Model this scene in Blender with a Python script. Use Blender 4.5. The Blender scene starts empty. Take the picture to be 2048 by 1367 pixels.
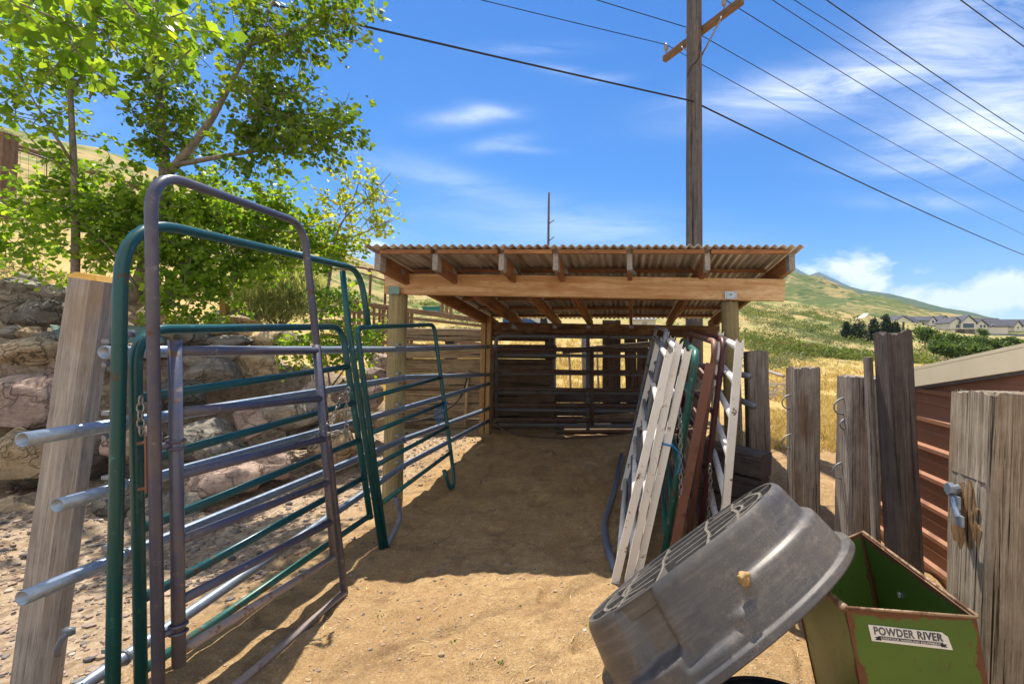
import bpy, bmesh, math, random
import numpy as np
from mathutils import Vector, Matrix, noise as mnoise
random.seed(7); RNG = np.random.default_rng(11)
C = bpy.context.scene.collection
CAMH, FPX, CX, CY = 1.6, 960.0, 1257.0, 689.0
WM = {}

# ------------------------------------------------------------------ helpers
def P(px, py, Y):
    """world point seen from the tripod at (px, py) when it stands Y metres away"""
    return Vector(((px-CX)/FPX*Y, Y, CAMH-(py-CY)/FPX*Y))
def V3(*a): return Vector(a)
def sm(t): t = np.clip(t, 0, 1); return t*t*(3-2*t)

def vnoise(x, y, seed=0):
    x = np.asarray(x, float); y = np.asarray(y, float)
    xi = np.floor(x).astype(np.int64); yi = np.floor(y).astype(np.int64)
    fx = x-xi; fy = y-yi; fx = fx*fx*(3-2*fx); fy = fy*fy*(3-2*fy)
    def h(i, j):
        n = (i*374761393 + j*668265263 + seed*974711) & 0x7fffffff
        n = ((n ^ (n >> 13))*1274126177) & 0x7fffffff
        n = n ^ (n >> 16)
        return (n & 0xffff)/65535.0
    a = h(xi, yi)*(1-fx)+h(xi+1, yi)*fx
    b = h(xi, yi+1)*(1-fx)+h(xi+1, yi+1)*fx
    return (a*(1-fy)+b*fy)*2-1
def fbm(x, y, o=4, seed=0):
    s = 0; a = 1; t = 0
    for i in range(o):
        s = s+a*vnoise(np.asarray(x)*2**i, np.asarray(y)*2**i, seed+i*7); t += a; a *= .5
    return s/t

# ------------------------------------------------------------------ object makers
def tagm(o, label=None, cat=None, group=None, kind=None):
    if label: o['label'] = label
    if cat: o['category'] = cat
    if group: o['group'] = group
    if kind: o['kind'] = kind
    return o
def place(o, parent, M):
    if parent is not None:
        o.parent = parent; o.matrix_parent_inverse = Matrix(); o.matrix_basis = WM[parent].inverted() @ M
    else:
        o.matrix_basis = M
    WM[o] = M
def thing(name, label, cat, loc, group=None):
    o = bpy.data.objects.new(name, None); o.empty_display_size = .1
    C.objects.link(o); place(o, None, Matrix.Translation(Vector(loc)))
    return tagm(o, label, cat, group)
def mk(name, V, F, mat, parent=None, M=None, smooth=False, label=None, cat=None, group=None, kind=None):
    me = bpy.data.meshes.new(name)
    me.from_pydata([tuple(v) for v in V], [], [tuple(f) for f in F])
    if smooth: me.polygons.foreach_set('use_smooth', [True]*len(me.polygons))
    me.materials.append(mat); me.update()
    o = bpy.data.objects.new(name, me); C.objects.link(o)
    place(o, parent, M or Matrix())
    return tagm(o, label, cat, group, kind)
def mkw(name, V, F, mat, parent=None, **k):
    """vertices given in world space; origin put on the parent (or their own lowest middle)"""
    A = np.array([tuple(v) for v in V])
    if parent is not None: L = WM[parent].translation.copy()
    else:
        mn, mx = A.min(0), A.max(0); L = Vector(((mn[0]+mx[0])/2, (mn[1]+mx[1])/2, mn[2]))
    return mk(name, A-np.array(L), F, mat, parent, Matrix.Translation(L), **k)
class G:
    def __init__(s): s.V = []; s.F = []
    def add(s, VF):
        n = len(s.V); s.V += [tuple(v) for v in VF[0]]; s.F += [tuple(i+n for i in f) for f in VF[1]]; return s
def frame(z, up=None):
    z = Vector(z).normalized()
    u = Vector(up) if up is not None else (V3(0, 1, 0) if abs(z.y) < .9 else V3(1, 0, 0))
    y = (u-z*u.dot(z)).normalized(); x = y.cross(z).normalized()
    return x, y, z
def fillet(pts, r, k=6, closed=False):
    pts = [Vector(p) for p in pts]; n = len(pts); out = []
    for i, p in enumerate(pts):
        if not closed and (i == 0 or i == n-1): out.append(p); continue
        a = pts[i-1]; b = pts[(i+1) % n]
        da = (a-p); db = (b-p); rr = min(r, da.length*.49, db.length*.49)
        s = p+da.normalized()*rr; e = p+db.normalized()*rr
        for j in range(k+1):
            t = j/k; out.append(s*(1-t)**2+p*2*t*(1-t)+e*t*t)
    return out
def tube(pts, r, n=10, closed=False, cap=True):
    pts = [Vector(p) for p in pts]; m = len(pts); V = []; F = []
    R = r if hasattr(r, '__len__') else [r]*m
    px = None
    for i, p in enumerate(pts):
        if closed: t = pts[(i+1) % m]-pts[i-1]
        else: t = pts[min(i+1, m-1)]-pts[max(i-1, 0)]
        t.normalize()
        if px is None: x, y, _ = frame(t)
        else:
            x = px-t*px.dot(t)
            x = x.normalized() if x.length > 1e-6 else frame(t)[0]
            y = t.cross(x)
        px = x
        for k in range(n):
            a = 2*math.pi*k/n; V.append(p+(x*math.cos(a)+y*math.sin(a))*R[i])
    for i in range(m if closed else m-1):
        j = (i+1) % m
        for k in range(n):
            l = (k+1) % n; F.append((i*n+k, i*n+l, j*n+l, j*n+k))
    if cap and not closed:
        F.append(tuple(range(n-1, -1, -1))); F.append(tuple((m-1)*n+k for k in range(n)))
    return V, F
def box(c, s, M=None):
    x, y, z = s[0]/2, s[1]/2, s[2]/2; c = Vector(c)
    V = [Vector((a*x, b*y, d*z)) for a in (-1, 1) for b in (-1, 1) for d in (-1, 1)]
    V = [c+((M @ v) if M else v) for v in V]
    return V, [(0, 1, 3, 2), (4, 6, 7, 5), (0, 4, 5, 1), (2, 3, 7, 6), (0, 2, 6, 4), (1, 5, 7, 3)]
def quadprism(a, b, c, d, t):
    a, b, c, d = map(Vector, (a, b, c, d)); n = (b-a).cross(d-a).normalized()*t
    V = [a, b, c, d, a+n, b+n, c+n, d+n]
    return V, [(3, 2, 1, 0), (4, 5, 6, 7), (0, 1, 5, 4), (1, 2, 6, 5), (2, 3, 7, 6), (3, 0, 4, 7)]
def beam(name, p0, p1, w, d, mat, parent=None, up=None, ch=.006, rough=0.0, seg=None, around=1, w1=None, d1=None, endn=0, **k):
    """squared timber from p0 to p1; local Z runs along the grain"""
    p0 = Vector(p0); p1 = Vector(p1); x, y, z = frame(p1-p0, up); L = (p1-p0).length
    M = Matrix((x, y, z)).transposed().to_4x4(); M.translation = p0
    prof = []
    a, b = w/2, d/2
    cs = [(a, -b+ch), (a, b-ch), (a-ch, b), (-a+ch, b), (-a, b-ch), (-a, -b+ch), (-a+ch, -b), (a-ch, -b)]
    for i in range(8):
        q0 = cs[i]; q1 = cs[(i+1) % 8]; nn = around if i % 2 == 0 else 1
        for j in range(nn): prof.append((q0[0]+(q1[0]-q0[0])*j/nn, q0[1]+(q1[1]-q0[1])*j/nn))
    n = len(prof); seg = seg or (2 if not rough else max(4, int(L/.06)))
    V = []; F = []; sx = random.uniform(0, 50)
    w1 = w1 or w; d1 = d1 or d
    for i in range(seg+1):
        t = i/seg; zz = t*L
        for (u, v) in prof:
            uu = u*(1+(w1/w-1)*t); vv = v*(1+(d1/d-1)*t); z2 = zz
            if rough:
                q = mnoise.noise((u*60+sx, v*60, zz*1.6))*rough*.30+mnoise.noise((u*5+sx, v*5+7, zz*1.3))*rough*.6
                rr = math.hypot(uu, vv); uu += uu/rr*q; vv += vv/rr*q
                if i == seg: z2 += (mnoise.noise((u*75+sx, v*75+3, 1.7))*.6+mnoise.noise((u*12+sx, v*12+3, 4.7))*.4)*endn
            V.append((uu, vv, z2))
    for i in range(seg):
        for q in range(n):
            l = (q+1) % n; F.append((i*n+q, i*n+l, (i+1)*n+l, (i+1)*n+q))
    F.append(tuple(range(n-1, -1, -1))); F.append(tuple(seg*n+q for q in range(n)))
    return mk(name, V, F, mat, parent, M, **k)
def pole(name, p0, p1, r0, r1, mat, parent=None, n=20, seg=24, rough=.004, **k):
    p0 = Vector(p0); p1 = Vector(p1); x, y, z = frame(p1-p0); L = (p1-p0).length
    M = Matrix((x, y, z)).transposed().to_4x4(); M.translation = p0
    V = []; F = []; sx = random.uniform(0, 50)
    for i in range(seg+1):
        t = i/seg
        for q in range(n):
            a = 2*math.pi*q/n; r = r0+(r1-r0)*t
            r += mnoise.noise((math.cos(a)*1.8+sx, math.sin(a)*1.8, t*L*1.2))*rough+mnoise.noise((math.cos(a)*6+sx, math.sin(a)*6, t*L*.7))*rough*.6
            V.append((math.cos(a)*r, math.sin(a)*r, t*L))
    for i in range(seg):
        for q in range(n):
            l = (q+1) % n; F.append((i*n+q, i*n+l, (i+1)*n+l, (i+1)*n+q))
    F.append(tuple(range(n-1, -1, -1))); F.append(tuple(seg*n+q for q in range(n)))
    o = mk(name, V, F, mat, parent, M, **k)
    sm_ = [len(p.vertices) == 4 for p in o.data.polygons]; o.data.polygons.foreach_set('use_smooth', sm_)
    return o
def chain_mesh(pts, link=.034, r=.0032):
    """a run of real oval links along a polyline"""
    pts = [Vector(p) for p in pts]; g = G(); seglen = [(pts[i+1]-pts[i]).length for i in range(len(pts)-1)]
    tot = sum(seglen); n = max(2, int(tot/(link*.72)))
    for i in range(n):
        s = (i+.5)/n*tot; j = 0
        while j < len(seglen)-1 and s > seglen[j]: s -= seglen[j]; j += 1
        t = (pts[j+1]-pts[j]).normalized(); c = pts[j]+t*s
        x, y, z = frame(t, (1, .3, 0)); 
        if i % 2: x, y = y, -x
        ring = [c+z*(math.cos(a)*link/2)+x*(math.sin(a)*link*.29) for a in [2*math.pi*q/10 for q in range(10)]]
        g.add(tube(ring, r, 5, closed=True))
    return g.V, g.F

# ------------------------------------------------------------------ materials
class N:
    def __init__(s, name):
        s.m = bpy.data.materials.new(name); s.m.use_nodes = True
        s.t = s.m.node_tree; s.t.nodes.clear()
        s.out = s.t.nodes.new('ShaderNodeOutputMaterial'); s.b = s.t.nodes.new('ShaderNodeBsdfPrincipled')
        s.l(s.b.outputs[0], s.out.inputs[0])
        s.co = s.t.nodes.new('ShaderNodeTexCoord').outputs['Object']
    def l(s, a, b): s.t.links.new(a, b)
    def n(s, typ, **k):
        x = s.t.nodes.new('ShaderNode'+typ)
        for q, v in k.items(): setattr(x, q, v)
        return x
    def off(s):
        oi = s.n('ObjectInfo'); m = s.n('Math', operation='MULTIPLY'); s.l(oi.outputs['Random'], m.inputs[0]); m.inputs[1].default_value = 37.
        a = s.n('VectorMath', operation='ADD'); s.l(s.co, a.inputs[0]); s.l(m.outputs[0], a.inputs[1]); s.co = a.outputs[0]; s.rnd = oi.outputs['Random']
        return s
    def map(s, sc):
        m = s.n('Mapping'); s.l(s.co, m.inputs[0]); m.inputs['Scale'].default_value = sc; return m.outputs[0]
    def noise(s, sc=5, d=5, rough=.55, vec=None, dist=0):
        x = s.n('TexNoise'); s.l(vec or s.co, x.inputs['Vector']); x.inputs['Scale'].default_value = sc; x.inputs['Detail'].default_value = d
        x.inputs['Roughness'].default_value = rough; x.inputs['Distortion'].default_value = dist
        return x.outputs['Fac']
    def vor(s, sc, feat='F1', vec=None, out='Distance'):
        x = s.n('TexVoronoi', feature=feat); s.l(vec or s.co, x.inputs['Vector']); x.inputs['Scale'].default_value = sc
        return x.outputs[out]
    def ramp(s, f, stops, interp='LINEAR'):
        x = s.n('ValToRGB'); s.l(f, x.inputs[0]); cr = x.color_ramp; cr.interpolation = interp
        while len(cr.elements) < len(stops): cr.elements.new(.5)
        for e, (p, c) in zip(cr.elements, stops):
            e.position = p; e.color = (c, c, c, 1) if not hasattr(c, '__len__') else (*c[:3], 1)
        return x.outputs[0]
    def mix(s, f, a, b, mode='MIX'):
        x = s.n('MixRGB', blend_type=mode)
        for q, i in ((f, 0), (a, 1), (b, 2)):
            if hasattr(q, 'links'): s.l(q, x.inputs[i])
            else: x.inputs[i].default_value = q if i == 0 else (*q[:3], 1)
        return x.outputs[0]
    def math(s, op, a, b=0., clamp=False):
        x = s.n('Math', operation=op, use_clamp=clamp)
        for q, i in ((a, 0), (b, 1)):
            if hasattr(q, 'links'): s.l(q, x.inputs[i])
            else: x.inputs[i].default_value = q
        return x.outputs[0]
    def bump(s, h, st=.3, dist=.01):
        x = s.n('Bump'); s.l(h, x.inputs['Height']); x.inputs['Strength'].default_value = st; x.inputs['Distance'].default_value = dist
        s.l(x.outputs[0], s.b.inputs['Normal']); return s
    def col(s, c):
        if hasattr(c, 'links'): s.l(c, s.b.inputs['Base Color'])
        else: s.b.inputs['Base Color'].default_value = (*c, 1)
        return s
    def set(s, rough=.6, metal=0., spec=.5):
        for k, v in (('Roughness', rough), ('Metallic', metal)):
            if hasattr(v, 'links'): s.l(v, s.b.inputs[k])
            else: s.b.inputs[k].default_value = v
        s.b.inputs['Specular IOR Level'].default_value = spec
        return s

def wood(name, dark, mid, light, grain=60, crack=.5, bump=.5, rough=.85, stain=None, long=2.2, knots=False, crackcol=(.018, .013, .01)):
    n = N(name).off()
    g1 = n.noise(1, 6, .65, n.map((grain, grain, long)), .4)
    g2 = n.noise(1, 4, .6, n.map((grain*.22, grain*.22, long*.6)), .8)
    c = n.ramp(g1, [(.3, dark), (.5, mid), (.72, light)])
    c = n.mix(n.ramp(g2, [(.35, 0), (.7, .75)]), c, n.mix(.5, dark, mid))
    g3 = n.noise(1, 4, .7, n.map((grain*4, grain*4, long*5)), .2)
    c = n.mix(n.ramp(g3, [(.36, .65), (.5, 0)]), c, [q*.55 for q in dark])
    c = n.mix(n.ramp(n.noise(1, 5, .7, n.map((9, 9, 7))), [(.4, 0), (.75, .4)]), c, light)
    h = g1
    if knots:
        k = n.vor(1, vec=n.map((6, 6, 2.2))); kk = n.ramp(k, [(.05, 1), (.13, 0)])
        wv = n.n('TexWave', wave_type='BANDS', bands_direction='X'); n.l(n.map((16, 16, 1.1)), wv.inputs['Vector']); wv.inputs['Scale'].default_value = 1.; wv.inputs['Distortion'].default_value = 9.; wv.inputs['Detail'].default_value = 3.; wv.inputs['Detail Scale'].default_value = .55
        c = n.mix(n.ramp(wv.outputs['Fac'], [(.45, 0), (.9, .6)]), c, dark)
        c = n.mix(n.math('MULTIPLY', kk, .8), c, [q*.25 for q in mid])
    if crack:
        k1 = n.noise(1, 5, .7, n.map((grain*.55, grain*.55, long*.35)), .25)
        cr = n.ramp(k1, [(.30+.06*crack, 1), (.36+.07*crack, 0)])
        c = n.mix(n.math('MULTIPLY', cr, min(1, crack*1.3)), c, crackcol)
        h = n.math('SUBTRACT', g1, n.math('MULTIPLY', cr, 1.6))
    if stain:
        st = n.ramp(n.noise(1, 4, .6, n.map((5, 5, 1.6))), [(.55, 0), (.72, .8)])
        c = n.mix(st, c, stain)
    # each board a little lighter or darker
    v = n.math('ADD', n.math('MULTIPLY', n.rnd, .3), .85)
    hs = n.n('HueSaturation'); n.l(v, hs.inputs['Value']); n.l(c, hs.inputs['Color'])
    n.col(hs.outputs[0]).set(rough, 0, .25).bump(h, bump, .012)
    return n.m
def paint(name, base, rust=.3, rough=.38, rustcol=(.16, .06, .025), metal=0., dust=None, sc=7, worn=None):
    n = N(name).off()
    f = n.noise(sc, 8, .72); f2 = n.noise(sc*9, 4, .6)
    m = n.ramp(n.math('ADD', f, n.math('MULTIPLY', f2, .18)), [(.80-rust*.42, 0), (.86-rust*.42, 1)])
    b = n.mix(n.ramp(n.noise(2.5, 4), [(.3, 0), (.75, .5)]), base, [q*.7 for q in base])
    if dust: b = n.mix(n.ramp(n.noise(3.1, 6, .7), [(.42, 0), (.72, .75)]), b, dust)
    if worn: b = n.mix(n.ramp(n.noise(22, 6, .75), [(.60, 0), (.66, .8)]), b, worn)
    c = n.mix(m, b, n.mix(f2, rustcol, [q*.5 for q in rustcol]))
    n.col(c).set(n.math('ADD', n.math('MULTIPLY', m, .45), rough), metal, .5)
    n.bump(n.math('ADD', f2, m), .12, .004)
    return n.m
def galv(name, base=(.50, .52, .55), rough=.36, metal=.75):
    n = N(name).off()
    v = n.vor(60, out='Color'); bw = n.n('RGBToBW'); n.l(v, bw.inputs[0])
    c = n.mix(n.ramp(bw.outputs[0], [(.2, 0), (.8, 1)]), [q*.8 for q in base], base)
    c = n.mix(n.ramp(n.noise(4, 6, .7), [(.55, 0), (.75, .55)]), c, (.22, .19, .16))
    n.col(c).set(n.math('ADD', n.math('MULTIPLY', n.noise(9, 4), .25), rough-.1), metal, .5)
    return n.m
def rock(name, a, b, c, sc=3.5):
    n = N(name).off()
    f = n.noise(sc, 8, .7, dist=.6); g = n.noise(sc*7, 6, .75); st = n.noise(1, 6, .65, n.map((sc*.8, sc*.8, sc*3.4)), 1.1)
    col = n.ramp(f, [(.28, a), (.5, b), (.72, c)])
    col = n.mix(n.ramp(st, [(.42, 0), (.62, .55)]), col, [q*.5 for q in b])
    col = n.mix(n.ramp(g, [(.3, .6), (.5, 0)]), col, [q*.45 for q in a])
    li = n.ramp(n.vor(sc*3.2), [(.06, .65), (.17, 0)])
    col = n.mix(n.math('MULTIPLY', li, n.ramp(n.noise(sc*.9, 3), [(.5, 0), (.62, 1)])), col, (.5, .5, .42))
    hs = n.n('HueSaturation'); n.l(n.math('ADD', n.math('MULTIPLY', n.rnd, .5), .75), hs.inputs['Value']); n.l(col, hs.inputs['Color'])
    n.col(hs.outputs[0]).set(.88, 0, .25)
    dn = n.n('TexNoise'); n.l(n.co, dn.inputs['Vector']); dn.inputs['Scale'].default_value = sc*1.3; dn.inputs['Detail'].default_value = 4; va = n.n('VectorMath', operation='MULTIPLY_ADD'); n.l(dn.outputs['Color'], va.inputs[0]); va.inputs[1].default_value = (.55, .55, .55); n.l(n.co, va.inputs[2])
    cr = n.ramp(n.vor(sc*.8, 'DISTANCE_TO_EDGE', vec=va.outputs[0]), [(.0, 0), (.035, 1)])
    hs2 = n.mix(n.math('MULTIPLY', n.math('SUBTRACT', 1., cr), n.ramp(n.noise(sc*.6, 2), [(.45, 0), (.6, .75)])), hs.outputs[0], (.06, .05, .04)); n.col(hs2)
    n.bump(n.math('ADD', n.math('ADD', n.math('MULTIPLY', f, 1.5), n.math('MULTIPLY', g, .6)), n.math('MULTIPLY', cr, .5)), 1., .05)
    return n.m
def leafmat(name, c1, c2, c3, trans=.45, rough=.42):
    n = N(name)
    a = n.n('Attribute', attribute_name='tint'); 
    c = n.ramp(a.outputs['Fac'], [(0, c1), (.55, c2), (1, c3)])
    n.col(c).set(rough, 0, .45)
    tr = n.n('BsdfTranslucent'); n.l(n.mix(1., c, (1.35, 1.25, .55), 'MULTIPLY'), tr.inputs[0])
    mx = n.n('MixShader'); mx.inputs[0].default_value = trans
    n.l(n.b.outputs[0], mx.inputs[1]); n.l(tr.outputs[0], mx.inputs[2]); n.l(mx.outputs[0], n.out.inputs[0])
    return n.m
def flat(name, c, rough=.6, metal=0., var=.25, sc=12):
    n = N(name).off(); n.col(n.mix(n.ramp(n.noise(sc, 6, .65), [(.3, 0), (.7, 1)]), [q*(1-var) for q in c], c)).set(rough, metal, .4)
    n.bump(n.noise(sc*5, 4), .08, .004); return n.m

M_TIE = wood('weathered_tie', (.095, .080, .070), (.265, .230, .205), (.45, .405, .365), 120, .8, .8, stain=(.15, .09, .06), long=3.)
M_TIEPALE = wood('sunbleached_tie', (.12, .09, .065), (.33, .275, .21), (.58, .51, .41), 110, 1.0, 1.0, stain=(.26, .15, .07), long=2.6)
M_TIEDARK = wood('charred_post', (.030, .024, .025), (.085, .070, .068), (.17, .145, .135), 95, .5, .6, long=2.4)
M_TIEWALL = wood('tie_wall_wood', (.12, .083, .05), (.33, .245, .16), (.54, .43, .30), 55, .9, .9, long=1.7, stain=(.17, .10, .055))
M_TIEBACK = wood('dark_shaded_tie', (.040, .028, .020), (.115, .080, .055), (.24, .18, .125), 50, .95, 1., long=1.7, stain=(.07, .042, .025))  # darker copy of the tie wall wood, deeper shade put into its colour
M_GREYPOST = wood('grey_cedar', (.16, .14, .13), (.30, .275, .255), (.45, .42, .39), 75, .3, .45, long=1.6, stain=(.27, .20, .14))
M_TREATED = wood('treated_round_post', (.17, .135, .065), (.30, .245, .125), (.42, .36, .205), 70, .3, .4, long=1.0, stain=(.17, .14, .075))
M_FIR = wood('fir_beam', (.46, .24, .10), (.74, .49, .26), (.88, .68, .44), 36, .10, .25, .7, long=2.4, knots=True, stain=(.40, .16, .05))
M_RAFTER = wood('rafter_wood', (.15, .062, .026), (.29, .13, .055), (.44, .24, .115), 40, .2, .3, .75, long=1.4, stain=(.10, .045, .022))
M_ENDGRAIN = wood('rafter_end_wood', (.17, .15, .14), (.30, .265, .24), (.42, .38, .34), 40, .4, .5, long=6)
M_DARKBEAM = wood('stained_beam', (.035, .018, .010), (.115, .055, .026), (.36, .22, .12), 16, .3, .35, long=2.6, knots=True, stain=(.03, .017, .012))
M_YPOST = wood('yellow_pine_post', (.22, .13, .055), (.40, .25, .11), (.52, .36, .18), 38, .3, .3, long=1.2, stain=(.24, .125, .05))
M_UPOLE = wood('pole_wood', (.040, .036, .037), (.100, .090, .090), (.19, .17, .16), 26, .6, .6, long=.9, stain=(.16, .10, .065))
M_ARM = wood('crossarm_wood', (.075, .046, .026), (.17, .105, .06), (.25, .165, .10), 30, .4, .4)
M_BROWNWOOD = wood('brown_timber', (.11, .065, .040), (.23, .145, .09), (.36, .25, .165), 30, .5, .5)
M_CUT = flat('yellow_cut_wood', (.62, .36, .07), .8, 0, .35, 20)
M_BLADE = wood('pale_handle_wood', (.42, .29, .15), (.58, .42, .24), (.66, .50, .31), 30, 0, .1)
M_TEAL = paint('teal_paint', (.006, .078, .088), .24, .32, (.13, .06, .03), worn=(.05, .19, .18))
M_TEAL2 = paint('worn_teal_paint', (.015, .125, .105), .34, .42, worn=(.22, .33, .30))
M_PURP = paint('slate_paint', (.064, .074, .132), .30, .36, (.15, .085, .055), dust=(.15, .125, .12), worn=(.23, .20, .19))
M_SILL = paint('rusty_slate_paint', (.26, .22, .21), .42, .55, (.27, .13, .075), dust=(.34, .28, .24))
M_GALV = galv('galvanised_pipe', (.31, .39, .51), .36, .6)
M_GALVD = galv('dull_pipe', (.24, .26, .30), .5, .5)
M_BLUEPIPE = paint('blue_grey_pipe', (.11, .145, .21), .12, .4, dust=(.20, .18, .16))
M_WHITE = paint('chipped_white_paint', (.80, .79, .77), .26, .42, (.12, .055, .03), dust=(.64, .61, .56), sc=16)
M_RUST = paint('rust_brown_paint', (.165, .066, .045), .35, .55, (.12, .055, .034), dust=(.19, .12, .09))
M_DKRUST = paint('dark_rust_pipe', (.06, .038, .030), .5, .6, (.09, .045, .026))
M_PLUM = paint('plum_pipe', (.085, .028, .035), .3, .42)
M_GATEGREY = paint('grey_gate_paint', (.11, .12, .14), .3, .6, (.07, .045, .03))
M_CHAIN = galv('chain_steel', (.30, .30, .29), .5, .8)
M_WIRE = flat('wire_black', (.012, .012, .015), .6)
M_PORC = flat('porcelain', (.30, .27, .25), .25, 0, .1)
M_BLUEROPE = flat('blue_rope', (.012, .19, .50), .7)
M_RUBBER = flat('black_rubber', (.014, .014, .016), .7)
M_FASCIA = flat('beige_fascia', (.86, .76, .54), .45, 0, .12, 3)
M_TEALBOX = flat('teal_box_paint', (.01, .17, .17), .5)
M_PLATE = galv('post_cap_steel', (.42, .52, .62), .4, .6)
M_PLATEG = flat('weathered_cap', (.20, .36, .33), .6)
ROCKS = {'grey': rock('grey_rock', (.22, .20, .17), (.39, .355, .305), (.56, .52, .45)),
         'tan': rock('tan_rock', (.36, .26, .15), (.56, .43, .27), (.70, .59, .43)),
         'pink': rock('pink_rock', (.30, .21, .17), (.49, .365, .305), (.65, .53, .45)),
         'dark': rock('dark_rock', (.08, .076, .068), (.17, .16, .14), (.29, .265, .225))}

def mat_corr(name, rust):
    n = N(name)
    s1 = n.noise(1, 5, .6, n.map((14, .7, 1)), .2)
    c = n.ramp(s1, [(.3, (.28, .25, .225)), (.5, (.46, .43, .40)), (.7, (.64, .60, .55))])
    c = n.mix(n.ramp(n.noise(1, 6, .7, n.map((6, 1.1, 1))), [(.60-rust*.2, 0), (.76-rust*.2, .8)]), c, (.20, .10, .05))
    n.col(c).set(.5, .12, .5); return n.m
M_CORR = mat_corr('corrugated_zinc', .35)
def mat_siding():
    n = N('brown_siding'); 
    c = n.mix(n.ramp(n.noise(2, 5), [(.3, 0), (.7, 1)]), (.30, .145, .085), (.38, .195, .125))
    c = n.mix(n.ramp(n.noise(9, 6, .7), [(.55, 0), (.75, .35)]), c, (.33, .22, .17))
    n.col(c).set(.33, 0, .5); return n.m
M_SIDING = mat_siding()
def mat_tank():
    n = N('tank_plastic')
    g = n.noise(3.2, 7, .7); f = n.noise(70, 3, .7); sp = n.noise(26, 7, .8)
    c = n.ramp(g, [(.3, (.046, .046, .052)), (.7, (.085, .082, .084))])
    c = n.mix(n.ramp(g, [(.42, 0), (.70, .35)]), c, (.17, .135, .10))
    dz = n.ramp(n.noise(2.2, 4), [(.45, .1), (.68, 1)]); c = n.mix(n.math('MULTIPLY', dz, n.ramp(sp, [(.52, 0), (.72, .5)])), c, (.40, .32, .22)); c = n.mix(n.math('MULTIPLY', dz, n.ramp(n.noise(230, 3, .8), [(.56, 0), (.70, .6)])), c, (.42, .37, .29))
    c = n.mix(n.ramp(n.noise(1, 5, .7, n.map((4, 4, 45))), [(.5, 0), (.72, .28)]), c, (.26, .24, .24))
    n.col(c).set(n.math('ADD', n.math('MULTIPLY', sp, .35), .30), 0, .6).bump(n.math('ADD', f, n.math('MULTIPLY', sp, 1.2)), .10, .004); return n.m
M_TANK = mat_tank()
def mat_feeder(name, inside):
    n = N(name); base = (.062, .130, .020) if not inside else (.040, .125, .024)
    f = n.noise(7, 8, .75, dist=.5); ed = n.n('Attribute', attribute_name='edge').outputs['Fac']
    scr = n.ramp(n.noise(1, 3, .5, n.map((40, 40, 9)), 2.6), [(.675, 0), (.69, 1)])
    m = n.ramp(n.math('ADD', f, n.math('MULTIPLY', ed, .42)), [(.66, 0), (.72, 1)])
    m = n.math('MAXIMUM', m, n.math('MULTIPLY', scr, .75))
    b = n.mix(n.ramp(n.noise(1.7, 3), [(.35, 0), (.7, 1)]), base, (.120, .185, .034) if not inside else (.055, .15, .03))
    n.col(n.mix(m, b, n.mix(n.noise(40, 3), (.095, .034, .016), (.17, .075, .035)))).set(n.math('ADD', n.math('MULTIPLY', m, .4), .42), 0, .45)
    n.bump(m, .15, .003); return n.m
M_FEED = mat_feeder('green_feeder_paint', False)
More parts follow.
